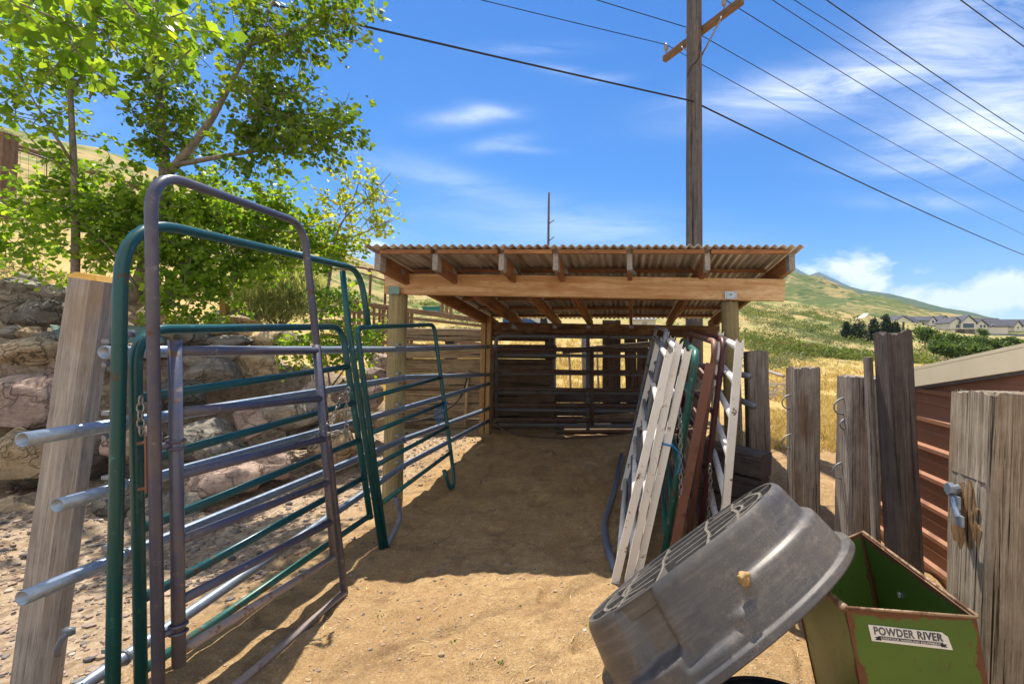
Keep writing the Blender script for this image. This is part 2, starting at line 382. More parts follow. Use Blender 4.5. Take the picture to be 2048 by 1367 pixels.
def mat_ground():
    n = N('dirt_ground'); geo = n.n('NewGeometry'); n.co = geo.outputs['Position']
    sep = n.n('SeparateXYZ'); n.l(n.co, sep.inputs[0])
    a = n.noise(1.3, 6, .65); b = n.noise(14, 8, .75); f = n.noise(95, 4, .7)
    c = n.ramp(b, [(.28, (.27, .165, .080)), (.5, (.45, .305, .150)), (.72, (.62, .455, .245))])
    c = n.mix(n.ramp(a, [(.40, 0), (.66, .65)]), c, (.34, .205, .095)); c = n.mix(n.ramp(n.noise(3.4, 6, .7), [(.52, 0), (.66, .75)]), c, (.23, .14, .072)); c = n.mix(n.ramp(n.noise(2.1, 5, .65), [(.28, .5), (.42, 0)]), c, (.66, .50, .28))
    c = n.mix(n.ramp(f, [(.30, .9), (.45, 0)]), c, (.17, .10, .05))
    ff = n.noise(260, 3, .8)
    c = n.mix(n.ramp(ff, [(.34, .85), (.47, 0)]), c, (.22, .125, .055)); c = n.mix(n.ramp(ff, [(.57, 0), (.70, .5)]), c, (.66, .50, .30))
    clod_ = n.math('MULTIPLY', n.ramp(n.noise(42, 4, .7), [(.30, 1), (.36, 0)]), n.ramp(n.noise(2.3, 3), [(.45, 0), (.6, 1)])); c = n.mix(clod_, c, (.10, .06, .035))
    c = n.mix(n.ramp(n.vor(75), [(.10, .9), (.20, 0)]), c, (.60, .50, .36))
    sv = n.vor(120, out='Color'); sb = n.n('RGBToBW'); n.l(sv, sb.inputs[0]); pm = n.ramp(n.noise(4.5, 5, .7), [(.36, .15), (.62, 1)]); c = n.mix(n.math('MULTIPLY', pm, n.ramp(sb.outputs[0], [(.10, .6), (.24, 0)])), c, (.18, .11, .06)); c = n.mix(n.math('MULTIPLY', pm, n.ramp(sb.outputs[0], [(.80, 0), (.92, .5)])), c, (.66, .55, .38))
    peb = n.math('MULTIPLY', n.ramp(n.vor(24), [(.10, 1), (.16, 0)]), n.ramp(n.noise(5, 3), [(.45, 0), (.6, 1)]))
    c = n.mix(peb, c, (.33, .31, .29))
    # grey gravelly strip outside the pipe fence
    gl = n.ramp(n.math('ADD', n.math('MULTIPLY', sep.outputs['X'], -1.), n.math('MULTIPLY', n.noise(1.6, 4), 1.0)), [(2.4/10, 0), (3.0/10, 1)])
    gx = n.math('MULTIPLY', n.math('ADD', n.math('MULTIPLY', sep.outputs['X'], -1.), n.math('MULTIPLY', n.noise(1.6, 4), 1.1)), .1)
    gl = n.ramp(gx, [(.285, 0), (.345, .55)])
    vg = n.vor(26, out='Color'); bw = n.n('RGBToBW'); n.l(vg, bw.inputs[0])
    gc = n.ramp(bw.outputs[0], [(.25, (.28, .225, .18)), (.5, (.44, .365, .29)), (.8, (.58, .50, .41))])
    near = n.ramp(n.math('MULTIPLY', sep.outputs['Y'], .05), [(.40, 1), (.5, 0)])
    c = n.mix(n.math('MULTIPLY', gl, near), c, gc)
    # dry grass and scrub colours of the field and hillside
    fy = n.ramp(n.math('MULTIPLY', n.math('ADD', sep.outputs['Y'], n.math('MULTIPLY', n.noise(.35, 4), 5)), .02), [(.20, 0), (.30, 1)])
    p1 = n.noise(.16, 7, .7); p2 = n.noise(1.1, 7, .75)
    gr = n.ramp(p2, [(.3, (.33, .235, .085)), (.55, (.50, .37, .14)), (.75, (.56, .44, .20))])
    far = n.ramp(n.math('MULTIPLY', sep.outputs['Y'], .01), [(.22, 0), (.5, 1)])
    p3 = n.noise(.055, 8, .72)
    scr = n.ramp(n.math('ADD', n.math('MULTIPLY', p1, .6), n.math('MULTIPLY', p3, .4)), [(.42, (.40, .29, .135)), (.50, (.30, .26, .10)), (.57, (.13, .17, .045)), (.7, (.095, .145, .035))])
    gr = n.mix(far, gr, scr)
    bd = n.math('MULTIPLY', n.ramp(n.vor(.42), [(.20, 1), (.34, 0)]), n.ramp(n.noise(.09, 5), [(.42, 0), (.5, .85)])); gr = n.mix(n.math('MULTIPLY', bd, n.ramp(n.math('MULTIPLY', sep.outputs['Y'], .01), [(.09, 0), (.2, 1)])), gr, (.10, .125, .04))
    gr = n.mix(n.ramp(n.noise(.5, 6, .7), [(.56, 0), (.66, .6)]), gr, (.47, .30, .19))
    c = n.mix(fy, c, gr)
    n.col(c).set(.95, 0, .15)
    hb = n.math('ADD', n.math('ADD', n.math('MULTIPLY', b, 1.), n.math('MULTIPLY', f, .45)), n.math('MULTIPLY', peb, .5))
    n.bump(hb, .9, .032)
    return n.m
def mat_hill(name, stops, sc, fine, bump=.4):
    n = N(name); n.co = n.n('NewGeometry').outputs['Position']
    p = n.math('ADD', n.math('MULTIPLY', n.noise(sc, 7, .68, dist=.4), .65), n.math('MULTIPLY', n.noise(fine, 5, .7), .35))
    c = n.ramp(p, stops); v = n.vor(fine*.75); dots = n.math('MULTIPLY', n.ramp(v, [(.30, 1), (.42, 0)]), n.ramp(n.noise(sc*2.2, 5), [(.40, 0), (.52, .9)]))
    c = n.mix(dots, c, [q*.8 for q in stops[-1][1]])
    n.col(c).set(.95, 0, .1).bump(n.noise(fine, 5, .7), bump, 4.); return n.m

# ------------------------------------------------------------------ camera, light, sky
cam = bpy.data.cameras.new('camera'); co = bpy.data.objects.new('camera', cam); C.objects.link(co)
co.location = (0, 0, CAMH); co.rotation_euler = (math.radians(90), 0, 0)
cam.sensor_width = 36; cam.lens = 36*FPX/2048; cam.shift_x = -(CX-1024)/2048; cam.shift_y = (CY-683.5)/2048
cam.clip_start = .05; cam.clip_end = 20000; bpy.context.scene.camera = co
SUN = Vector((-.15, .385, 1.0)).normalized()
sun = bpy.data.lights.new('sun', 'SUN'); sun.energy = 5.0; sun.angle = math.radians(.53); sun.color = (1, .91, .77)
so = bpy.data.objects.new('sun', sun); C.objects.link(so); so.rotation_euler = SUN.to_track_quat('Z', 'Y').to_euler(); so.location = (0, 0, 30)
sc = bpy.context.scene
sc.view_settings.view_transform = 'Standard'; sc.view_settings.look = 'None'; sc.view_settings.exposure = .88; sc.view_settings.gamma = 1
w = bpy.data.worlds.new('World'); sc.world = w; w.use_nodes = True
def world():
    t = w.node_tree; t.nodes.clear(); L = t.links.new
    def nn(typ, **k):
        x = t.nodes.new('ShaderNode'+typ)
        for q, v in k.items(): setattr(x, q, v)
        return x
    def ma(op, a, b=0., c=None, clamp=False):
        x = nn('Math', operation=op, use_clamp=clamp)
        for i, q in enumerate((a, b) if c is None else (a, b, c)):
            if hasattr(q, 'links'): L(q, x.inputs[i])
            else: x.inputs[i].default_value = q
        return x.outputs[0]
    out = nn('OutputWorld'); bg = nn('Background'); bg.inputs[1].default_value = .15; L(bg.outputs[0], out.inputs[0])
    sky = nn('TexSky', sky_type='NISHITA'); sky.sun_disc = False
    sky.sun_elevation = math.asin(SUN.z); sky.sun_rotation = math.atan2(SUN.x, SUN.y)
    sky.altitude = 1600; sky.air_density = 1.0; sky.dust_density = .6; sky.ozone_density = 3.2
    hs = nn('HueSaturation'); hs.inputs['Hue'].default_value = .506; hs.inputs['Saturation'].default_value = 1.52; hs.inputs['Value'].default_value = .63; L(sky.outputs[0], hs.inputs['Color'])
    tc = nn('TexCoord'); sp = nn('SeparateXYZ'); L(tc.outputs['Generated'], sp.inputs[0])
    yy = ma('MAXIMUM', ma('ABSOLUTE', sp.outputs[1]), .12)
    u = ma('DIVIDE', sp.outputs[0], yy); v = ma('DIVIDE', sp.outputs[2], yy)
    cb = nn('CombineXYZ'); L(u, cb.inputs[0]); L(v, cb.inputs[1])
    def noi(sx, sy, rot, scale, det, rough, dist=0.):
        m = nn('Mapping'); L(cb.outputs[0], m.inputs[0]); m.inputs['Scale'].default_value = (sx, sy, 1); m.inputs['Rotation'].default_value = (0, 0, rot)
        x = nn('TexNoise'); L(m.outputs[0], x.inputs['Vector']); x.inputs['Scale'].default_value = scale; x.inputs['Detail'].default_value = det
        x.inputs['Roughness'].default_value = rough; x.inputs['Distortion'].default_value = dist; return x.outputs['Fac']
    cir = noi(1.0, 4.2, math.radians(-16), 2.8, 12, .66, 1.0)
    cum = noi(1., 1.5, 0, 7., 9, .62, .3)
    def blob(px, py, rx, ry, ang, amp):
        a = math.radians(ang); cu, cv = (px-CX)/FPX, (CY-py)/FPX
        du = ma('SUBTRACT', u, cu); dv = ma('SUBTRACT', v, cv)
        p = ma('ADD', ma('MULTIPLY', du, math.cos(a)/(rx/FPX)), ma('MULTIPLY', dv, math.sin(a)/(rx/FPX)))
        q = ma('ADD', ma('MULTIPLY', du, -math.sin(a)/(ry/FPX)), ma('MULTIPLY', dv, math.cos(a)/(ry/FPX)))
        r2 = ma('ADD', ma('MULTIPLY', p, p), ma('MULTIPLY', q, q))
        return ma('MULTIPLY', ma('POWER', 2.718, ma('MULTIPLY', r2, -1.)), amp)
    def tot(L_):
        s = None
        for b in L_:
            x = blob(*b); s = x if s is None else ma('ADD', s, x)
        return s
    A = tot([(1560, 190, 190, 42, 10, .9), (1770, 130, 170, 55, 22, .75), (1960, 90, 170, 170, -30, .75), (1960, 260, 210, 60, 12, .95), (1900, 320, 180, 26, 6, .55),
             (925, 236, 95, 17, 6, .7), (985, 222, 50, 14, -12, .35), (1000, 286, 60, 14, 10, .5), (1040, 298, 55, 8, -4, .4), (1150, 146, 70, 10, -10, .5), (1200, 158, 60, 9, 4, .35), (1060, 96, 90, 12, 0, .5), (900, 360, 330, 26, -17, .42), (1130, 455, 260, 42, -4, .55),
             (1850, 405, 120, 14, 0, .45), (200, 130, 160, 60, 10, .6), (-200, 250, 300, 120, 0, .5), (2500, 100, 420, 160, 20, .7), (560, 500, 240, 40, 0, .3)])
    B = tot([(1690, 530, 95, 26, 0, 1.15), (1740, 565, 70, 28, 0, .8), (1640, 545, 60, 30, 0, .7), (1950, 585, 150, 34, 0, 1.25), (1860, 600, 110, 26, 0, .7), (2150, 580, 170, 40, 0, 1.2), (760, 490, 48, 18, -15, 1.1), (740, 520, 60, 26, 0, .9)])
    ca = ma('MULTIPLY', A, ma('MULTIPLY_ADD', cir, 2.3, -.72, clamp=True), clamp=True)
    cbm = ma('MULTIPLY_ADD', ma('SUBTRACT', ma('ADD', ma('MULTIPLY', B, .60), ma('MULTIPLY', cum, 3.0)), 1.82), 2.0, 0., clamp=True)
    cbm = ma('MULTIPLY', cbm, ma('MULTIPLY', B, 2.2, clamp=True))
    f = ma('MAXIMUM', ma('MULTIPLY', ca, .80), ma('MULTIPLY', cbm, .85))
    front = ma('GREATER_THAN', sp.outputs[1], -2.)
    mx = nn('MixRGB'); L(ma('MULTIPLY', f, front), mx.inputs[0]); L(hs.outputs[0], mx.inputs[1]); mx.inputs[2].default_value = (5.2, 5.35, 5.7, 1)
    # unseen bright broken cloud, added behind the viewer to lift the shaded faces
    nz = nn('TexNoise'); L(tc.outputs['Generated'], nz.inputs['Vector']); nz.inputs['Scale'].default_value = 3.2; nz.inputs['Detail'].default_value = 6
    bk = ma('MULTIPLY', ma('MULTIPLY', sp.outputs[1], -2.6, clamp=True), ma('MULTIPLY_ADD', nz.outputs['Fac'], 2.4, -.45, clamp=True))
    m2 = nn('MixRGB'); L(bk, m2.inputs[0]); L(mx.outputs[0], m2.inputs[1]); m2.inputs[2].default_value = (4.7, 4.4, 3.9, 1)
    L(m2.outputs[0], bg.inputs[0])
world()

# ------------------------------------------------------------------ terrain
TA = np.array([-6.55, 3.3]); TB = np.array([-4.0, 8.3]); TD = (TB-TA)/np.linalg.norm(TB-TA); TN = np.array([-TD[1], TD[0]])
EP = np.array([-3000, -600, 0, 200, 400, 560, 700, 760, 850, 1000, 1257, 1480, 1600, 1700, 1800, 1900, 2048, 2600, 6000], float)
EE = np.array([.40, .47, .450, .405, .325, .262, .185, .160, .135, .115, .100, .098, .088, .068, .048, .030, .022, .0, -.01])
ED = np.array([60, 60, 66, 72, 85, 92, 100, 104, 110, 118, 125, 130, 135, 150, 190, 220, 230, 260, 260], float)
def ground_h(X, Y, rough=True):
    X = np.asarray(X, float); Y = np.asarray(Y, float)
    z = .2*sm((Y-4.7)/2.9)*sm((4.5-X)/2.5)
    R = np.hypot(X, Y); Ys = np.maximum(Y, .15*R+.3)
    px = CX+FPX*X/Ys
    e = np.interp(px, EP, EE); D = np.interp(px, EP, ED)
    st = np.interp(px, [600, 1000, 1300, 1500], [8.5, 8.5, 9., 20.])
    t = np.clip((Ys-st)/(D-st), 0, 1)
    pw = np.interp(px, [0, 700, 1300, 1500, 1800], [1.15, 1.25, 1.2, 1.3, 1.5])
    hill = (e*D+CAMH-z)*t**pw
    hill = np.where(Y > 0, hill, 0)
    z = z+hill
    over = np.clip((Ys-D)/D, 0, 50); z = z-over*D*.05
    # terraced bank on the left
    rx = X-TA[0]; ry = Y-TA[1]; d = rx*TN[0]+ry*TN[1]; s = rx*TD[0]+ry*TD[1]
    k = 1-.30*sm((s-2.2)/3.0)
    ter = .25*sm((d+2.2)/2.2)+1.35*sm((d-.05)/.55)+.66*sm((d-(1.95-.6*sm((s-2)/2.5)))/.5)+.10*np.clip(d-2.3, 0, 8)
    fade = sm((9.6-Y)/1.8)*sm((Y+3)/3)
    z = np.where(d > -2.2, np.maximum(z, z*.2+ter*k*fade), z)
    if rough:
        z = z+fbm(X*1.1, Y*1.1, 3, 3)*.022*np.clip(R/2, 0, 1)+fbm(X*7, Y*7, 4, 9)*.018*np.clip(12/R, 0, 1)
        hp = vnoise(X*4.3, Y*4.3, 77); z = z-.034*sm((hp-.30)/.25)*np.clip(9/R, 0, 1)*(R < 30)+.012*vnoise(X*13, Y*13, 55)*np.clip(7/R, 0, 1)*(R < 20)
        z = z+fbm(X*.06, Y*.06, 5, 21)*np.clip((R-25)/40, 0, 1)*1.3
    return z
def gz(x, y): return float(ground_h(x, y, False))
def build_ground():
    rs = np.exp(np.linspace(math.log(.6), math.log(1500), 430))
    th = np.concatenate([np.linspace(-math.pi, -1.20, 26)[:-1], np.linspace(-1.20, 1.0, 560), np.linspace(1.0, math.pi, 26)[1:-1]])
    A, B = np.meshgrid(th, rs); X = B*np.sin(A); Y = B*np.cos(A); Z = ground_h(X, Y)
    nt = len(th); V = np.stack([X, Y, Z], -1).reshape(-1, 3)
    i = np.arange(len(rs)-1)[:, None]*nt; j = np.arange(nt)[None, :]; j2 = (j+1) % nt
    F = np.stack([i+j, i+j2, i+nt+j2, i+nt+j], -1).reshape(-1, 4)
    V = np.vstack([V, [[0, 0, 0]]]); c = len(V)-1
    Fl = [tuple(f) for f in F.tolist()]+[(c, (q+1) % nt, q) for q in range(nt)]
    mk('ground', V.tolist(), Fl, mat_ground(), smooth=True, kind='structure')
build_ground()
def ridge(name, sil, Y, depth, mat, seed, amp):
    """a real hill: silhouette heights at its crest, falling to both sides over its own depth"""
    xs = np.linspace(sil[0][0], sil[-1][0], 170); ys = np.interp(xs, [s[0] for s in sil], [s[1] for s in sil])
    X = (xs-CX)/FPX*Y; H = CAMH+(CY-ys)/FPX*Y
    q = np.linspace(-1, 1, 61); prof = np.clip(1-np.abs(q), 0, 1)**1.15
    XX = np.repeat(X[None], 61, 0)*(1+q[:, None]*depth/Y*.0); YY = Y+q[:, None]*depth+0*XX
    edge = sm(np.minimum(np.linspace(0, 1, 170), np.linspace(1, 0, 170))/.06)
    ZZ = -6+(H[None]+6)*prof[:, None]*edge[None]
    ZZ = ZZ+fbm(XX/Y*16, YY/Y*16, 5, seed)*amp*np.sqrt(prof)[:, None]
    V = np.stack([XX, YY, ZZ], -1).reshape(-1, 3); n = 170
    F = [(a*n+b, a*n+b+1, (a+1)*n+b+1, (a+1)*n+b) for a in range(60) for b in range(n-1)]
    mk(name, V.tolist(), F, mat, smooth=True, kind='structure')
ridge('hill', [(1180, 680), (1300, 600), (1420, 545), (1540, 530), (1590, 545), (1630, 556), (1680, 574), (1740, 592), (1790, 617), (1830, 632), (1880, 650), (2000, 690)], 420, 260,
      mat_hill('hill_scrub', [(.36, (.33, .25, .11)), (.46, (.235, .20, .08)), (.52, (.105, .13, .035)), (.66, (.06, .095, .025))], .022, .16), 5, 7)
ridge('ridge', [(1450, 560), (1700, 575), (1770, 588), (1830, 600), (1890, 618), (1940, 634), (1990, 655), (2100, 690)], 1150, 500,
      mat_hill('ridge_woods', [(.35, (.07, .10, .04)), (.5, (.05, .085, .03)), (.62, (.035, .065, .025)), (.7, (.12, .12, .05))], .012, .08), 15, 8)
ridge('mountain', [(1200, 690), (1380, 600), (1500, 530), (1555, 522), (1590, 533), (1618, 546), (1640, 541), (1665, 556), (1705, 576), (1760, 605), (1900, 690)], 2300, 900,
      mat_hill('mountain_woods', [(.35, (.06, .08, .04)), (.5, (.04, .06, .03)), (.7, (.03, .05, .025))], .006, .04), 25, 14)

# ------------------------------------------------------------------ lean-to shed
def z_roof(y): return 2.465-.110*(y-4.35)          # underside of the sheet
shed = thing('lean_to_shed', 'open wooden lean-to shed with corrugated metal roof over the dirt pen', 'shed', (-.5, 4.9, 0))
def corrugated(x0, x1, y0, y1, zf, pitch=.0755, amp=.011, th=.003, skew=0):
    n = int((x1-x0)/pitch*10); V = []; F = []
    ys = np.linspace(y0, y1, 14)
    for layer in (0, 1):
        for j, y in enumerate(ys):
            for i in range(n+1):
                x = x0+(x1-x0)*i/n
                V.append((x, y+skew*(x-x0), zf(y)+amp*(1+math.sin(2*math.pi*x/pitch))+layer*th+mnoise.noise((x*1.3, y*.9, 3))*.006))
    m = (n+1)*len(ys)
    for j in range(len(ys)-1):
        for i in range(n):
            a = j*(n+1)+i; F.append((a+1, a, a+n+1, a+n+2)); F.append((m+a, m+a+1, m+a+n+2, m+a+n+1))
    for i in range(n):
        F.append((i, i+1, m+i+1, m+i)); a = (len(ys)-1)*(n+1)+i; F.append((a+1, a, m+a, m+a+1))
    for j in range(len(ys)-1):
        a = j*(n+1); F.append((a+n+1, a, m+a, m+a+n+1)); a += n; F.append((a, a+n+1, m+a+n+1, m+a))
    return V, F
V, F = corrugated(-2.36, 1.60, 4.28, 8.22, z_roof)
mkw('roof_sheet', V, F, M_CORR, shed, smooth=True)
RX = [(-2.27, -2.24), (-1.75, -1.80), (-1.15, -1.16), (-.66, -.63), (.01, .04), (.715, .67), (1.48, 1.39)]
for k, (xf, xb) in enumerate(RX):
    yf = 4.34
    o = beam('rafter', (xf, yf, z_roof(yf)-.118), (xb+(xb-xf)*.13, 8.16, z_roof(8.16)-.118), .048 if 0 < k < 6 else .055, .15, M_RAFTER, shed, up=(0, 0, 1), ch=.004, rough=.0018, seg=40, around=3)
    o.data.materials.append(M_ENDGRAIN)
    for p in o.data.polygons:
        if p.center.z < .055: p.material_index = 1
for y in (4.36, 5.02, 5.75, 6.45, 7.1, 7.75):
    for q in range(6):                                          # blocking strips butted between neighbouring rafters
        t = (y-4.34)/3.38; xa = RX[q][0]+(RX[q][1]-RX[q][0])*t+.03; xb = RX[q+1][0]+(RX[q+1][1]-RX[q+1][0])*t-.03
        beam('purlin', (xa, y, z_roof(y)-.021), (xb, y, z_roof(y)-.021), .088, .038, M_RAFTER, shed, up=(0, -.13, 1), ch=.003)
hb = beam('header_beam', P(770, 566.5, 4.92)+V3(0, .05, 0), P(1571, 579.5, 4.62)+V3(0, .05, 0), .10, .212, M_FIR, shed, up=(0, 0, 1), ch=.006, rough=.0015, seg=60, around=3)
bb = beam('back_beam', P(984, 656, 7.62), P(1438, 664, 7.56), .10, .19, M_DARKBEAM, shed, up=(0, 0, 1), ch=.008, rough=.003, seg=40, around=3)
pl = pole('round_post', P(778, 1012, 4.90)+V3(0, .06, -.15), P(791.5, 588, 4.90)+V3(0, .06, 0), .100, .088, M_TREATED, shed)
pr = pole('round_post', P(1474, 1000, 4.86)+V3(0, .06, -.15), P(1462, 602, 4.70)+V3(0, .06, 0), .095, .085, M_TREATED, shed)
mkw('post_cap', *box(P(788, 580, 4.865)+V3(0, -.0, 0), (.11, .006, .075)), M_PLATEG, pl)
pc = mkw('post_cap', *box(P(1461.5, 590, 4.645)+V3(0, -.0, 0), (.115, .006, .075)), M_PLATE, pr)
g = G()
for dx in (-.04, .04):
    for dz in (-.025, .025): g.add(tube([P(1461.5, 590, 4.645)+V3(dx, -.003, dz), P(1461.5, 590, 4.645)+V3(dx, -.008, dz)], .006, 8))
g.add(tube([P(1461.5, 590, 4.645)+V3(0, -.003, .006), P(1461.5, 590, 4.645)+V3(0, -.014, .006)], .011, 6))
mkw('bolt', g.V, g.F, M_GALVD, pr)
bp = P(968, 868, 7.55); tp = P(973, 632, 7.55)
beam('square_post', bp-V3(.03, 0, .1), tp-V3(.03, 0, 0), .075, .12, M_YPOST, shed, up=(0, 1, 0), rough=.003, around=3)
beam('square_post', bp+V3(.052, .012, -.1), tp+V3(.052, .012, 0), .07, .11, M_YPOST, shed, up=(0, 1, 0), rough=.003, around=3)
bp = P(1432, 850, 7.6); beam('square_post', V3(bp.x, 7.66, .1), V3(bp.x, 7.66, 1.95), .12, .12, M_YPOST, shed, up=(0, 1, 0), rough=.003, around=3)
g = G()
for (xf, xb) in RX[1:]: g.add(quadprism((xb-.03, 7.535, 1.855), (xb+.045, 7.535, 1.855), (xb+.03, 7.535, 1.90), (xb-.03, 7.535, 1.915), .004))
# hurricane clips on the header
for (xf, xb) in RX:
    t = (4.78-4.34)/3.4; x = xf+(xb-xf)*t+.032
    g.add(quadprism((x-.008, 4.73, 2.30), (x+.035, 4.73, 2.295), (x+.012, 4.73, 2.34), (x-.008, 4.73, 2.37), .003))
mkw('rafter_clip', g.V, g.F, M_GALVD, shed)

# ------------------------------------------------------------------ galvanised pipe fence down the left side
PX = lambda y: float(np.interp(y, [1.8, 4.86, 7.6], [-2.30, -2.255, -2.19]))
pf = thing('pipe_fence', 'galvanised five-rail pipe fence along the left side of the pen', 'fence', (-2.3, 4, 0))
rails = [[(2.10, 1.567), (4.86, 1.553), (7.5, 1.567)], [(1.82, 1.24), (4.86, 1.266), (7.5, 1.135)], [(1.93, .955), (4.86, .96), (7.5, .99)],
         [(1.82, .64), (4.86, .648), (7.5, .605)], [(1.55, .13), (4.86, .39), (7.5, .41)]]
for R in rails:
    pts = [V3(PX(y), y, z) for y, z in R]
    full = []
    for a, b in zip(pts[:-1], pts[1:]): full += [a.lerp(b, q/8) for q in range(8)]
    full.append(pts[-1])
    Vt, Ft = tube(full, .0285, 14, cap=False)
    Vi, Fi = tube(full, .0245, 14, cap=False)
    n = len(Vt); F2 = Ft+[tuple(n+i for i in f[::-1]) for f in Fi]; e = len(full)-1
    for q in range(14):
        l = (q+1) % 14; F2.append((l, q, n+q, n+l)); F2.append((e*14+q, e*14+l, n+e*14+l, n+e*14+q))
    o = mkw('rail', Vt+Vi, F2, M_GALV, pf, smooth=True)
    for (y, z) in ((2.18, None), (4.80, None)):
        g = G(); zz = float(np.interp(y, [q[0] for q in R], [q[1] for q in R])); c = V3(PX(y), y, zz)
        ring = [c+V3(math.cos(a)*.033, 0, math.sin(a)*.033) for a in [2*math.pi*q/12 for q in range(12)]]
        g.add(tube(ring, .006, 6, closed=True))
        g.add(box(c+V3(-.045, -.01, .05), (.035, .05, .018))); g.add(tube([c+V3(-.03, -.055, -.055), c+V3(-.03, -.03, -.052)], .012, 8))
        mkw('clamp', g.V, g.F, M_GALVD, o)
# old squared post that carries the pipe ends
lp = thing('fence_post', 'grey weathered leaning post with a yellow sawn top carrying the pipe ends', 'post', (-2.6, 2.15, 0))
b0 = P(72, 1420, 2.2); t0 = P(187, 560, 2.18)
beam('shaft', b0-V3(.03, 0, .1), t0, .175, .12, M_GREYPOST, lp, up=(0, 1, 0), ch=.034, rough=.008, seg=44, around=6, w1=.152, d1=.11)
x, y, z = frame(t0-(b0-V3(.03, 0, .1)), (0, 1, 0)); a = [t0+x*sx*.070+y*sy*.050 for sx, sy in ((-1, -1), (1, -1), (1, 1), (-1, 1))]
top = [p+z*.026+(t0-p)*.30 for p in a]; g = G()
g.add((a+top, [(0, 1, 5, 4), (1, 2, 6, 5), (2, 3, 7, 6), (3, 0, 4, 7), (4, 5, 6, 7)]))
mkw('sawn_top', g.V, g.F, M_CUT, lp)
for (px, py) in ((240, 690), (120, 1288)):
    g = G(); c = P(px, py, 2.06); g.add(tube([c+V3(-.02, .01, -.05), c+V3(-.012, 0, -.02), c+V3(.012, 0, .03), c+V3(.03, .01, .05)], .013, 8)); g.add(box(c+V3(.025, .01, .05), (.04, .02, .03)))
    mkw('loose_clamp', g.V, g.F, M_BLUEPIPE, lp, smooth=True)

# ------------------------------------------------------------------ gates and corral panels on the left
def lean(y, z, tab):
    """x on a twisted upright plane: tab = [(Y, x at ground, x at 2 m)]"""
    ys = [t[0] for t in tab]; return float(np.interp(y, ys, [t[1] for t in tab]))*(1-z/2)+float(np.interp(y, ys, [t[2] for t in tab]))*(z/2)
def tb(name, pts, r, mat, parent, n=14, rad=None, **k):
    if rad: pts = fillet(pts, rad, 8)
    V, F = tube(pts, r, n); return mkw(name, V, F, mat, parent, smooth=True, **k)
# slate bow gate
bt = [(1.88, -1.842, -1.872), (3.06, -1.808, -2.015)]
bg = thing('bow_gate', 'tall slate-purple walk-through bow gate, nearest of the pipe panels', 'gate', (-1.83, 2.4, 0))
LP = lambda y, z: V3(lean(y, z, bt), y, z)
tb('arch', [LP(1.885, -.02), LP(1.885, 2.285), LP(3.02, 2.36), LP(3.06, .01)], .0205, M_PURP, bg, 16, rad=.17)
tb('ground_sill', [LP(1.89, .01), LP(2.4, .012), LP(3.065, .022)], .0205, M_SILL, bg)
gt = [(1.94, -1.818, -1.842), (2.97, -1.800, -1.965)]
GP = lambda y, z: V3(lean(y, z, gt), y, z)
gate = tb('gate_leaf', [GP(1.945, .30), GP(1.945, 1.62)], .0225, M_PURP, bg, 16)
tb('stile', [GP(2.97, .27), GP(2.965, 1.60)], .0205, M_PURP, gate, 16)
for zl, zr in ((1.575, 1.563), (1.325, 1.268), (1.07, 1.02), (.805, .75), (.56, .505), (.355, .285)):
    tb('rail', [GP(1.95, zl), GP(2.96, zr)], .0205, M_SILL if zl < .4 else M_PURP, gate)
for z in (1.20, .455):
    g = G(); c = GP(1.945, z); h = LP(1.89, z)
    g.add(tube([h+V3(.0, 0, -.005), c], .014, 8)); ring = [c+V3(math.cos(a)*.027, math.sin(a)*.027, .012) for a in [2*math.pi*q/14 for q in range(14)]]
    g.add(tube(ring, .006, 6, closed=True)); ring = [v+V3(0, 0, -.03) for v in ring]; g.add(tube(ring, .006, 6, closed=True))
    mkw('hinge', g.V, g.F, M_PURP, bg, smooth=True)
g = G()
for z in (1.22, 1.04, .24): g.add(tube([LP(1.885, z)+V3(-.018, 0, .0), LP(1.885, z)+V3(-.075, .01, -.01)], .007, 6))
for z0, z1 in ((1.24, 1.02), (.27, .05)): g.add(tube([LP(1.885, z0)+V3(-.028, -.005, 0), LP(1.885, z1)+V3(-.028, -.005, 0)], .006, 6))
mkw('drop_pin', g.V, g.F, M_RUST, bg)
a = GP(2.97, 1.02)
pts = [a+V3(-.01, .02, .02), a+V3(.05, .05, .03), a+V3(.09, .09, .02), a+V3(.075, .10, .13), a+V3(.085, .11, .29), a+V3(.045, .10, .25), a+V3(.03, .04, .12), a+V3(-.03, -.03, .02), a+V3(-.05, -.05, -.06)]
V, F = chain_mesh(pts, .04, .0035); mkw('gate_chain', V, F, M_CHAIN, bg, smooth=True)
V, F = chain_mesh([LP(1.885, 1.40)+V3(-.03, -.02, 0), LP(1.885, 1.33)+V3(-.035, -.02, 0), LP(1.885, 1.25)+V3(-.03, -.02, 0)], .04, .0035); mkw('pin_chain', V, F, M_CHAIN, bg, smooth=True)

# teal bow panel
tt = [(1.87, -2.01, -1.975), (3.76, -1.935, -2.20), (5.30, -1.90, -2.165)]
TP = lambda y, z: V3(lean(y, z, tt), y, z)
tg = thing('bow_gate', 'tall dark teal bow frame standing behind the slate gate', 'gate frame', (-1.97, 2.8, 0))
tb('arch', [TP(1.865, -.02), TP(1.87, 2.10), TP(3.98, 2.225), TP(3.99, 1.75)], .0225, M_TEAL, tg, 16, rad=.26)
tb('post', [TP(3.765, .0), TP(3.70, 1.75), TP(3.72, 2.17)], .0205, M_TEAL, tg, 16)
mkw('bare_patch', *tube([TP(3.02, 2.168)+V3(.010, 0, .013), TP(3.28, 2.184)+V3(.010, 0, .013)], .0145, 12), M_WHITE, tg, smooth=True)
tp_ = thing('corral_gate', 'dark teal six-rail corral panel with rounded corners behind the slate gate', 'gate', (-1.97, 2.9, 0), 'teal corral panels')
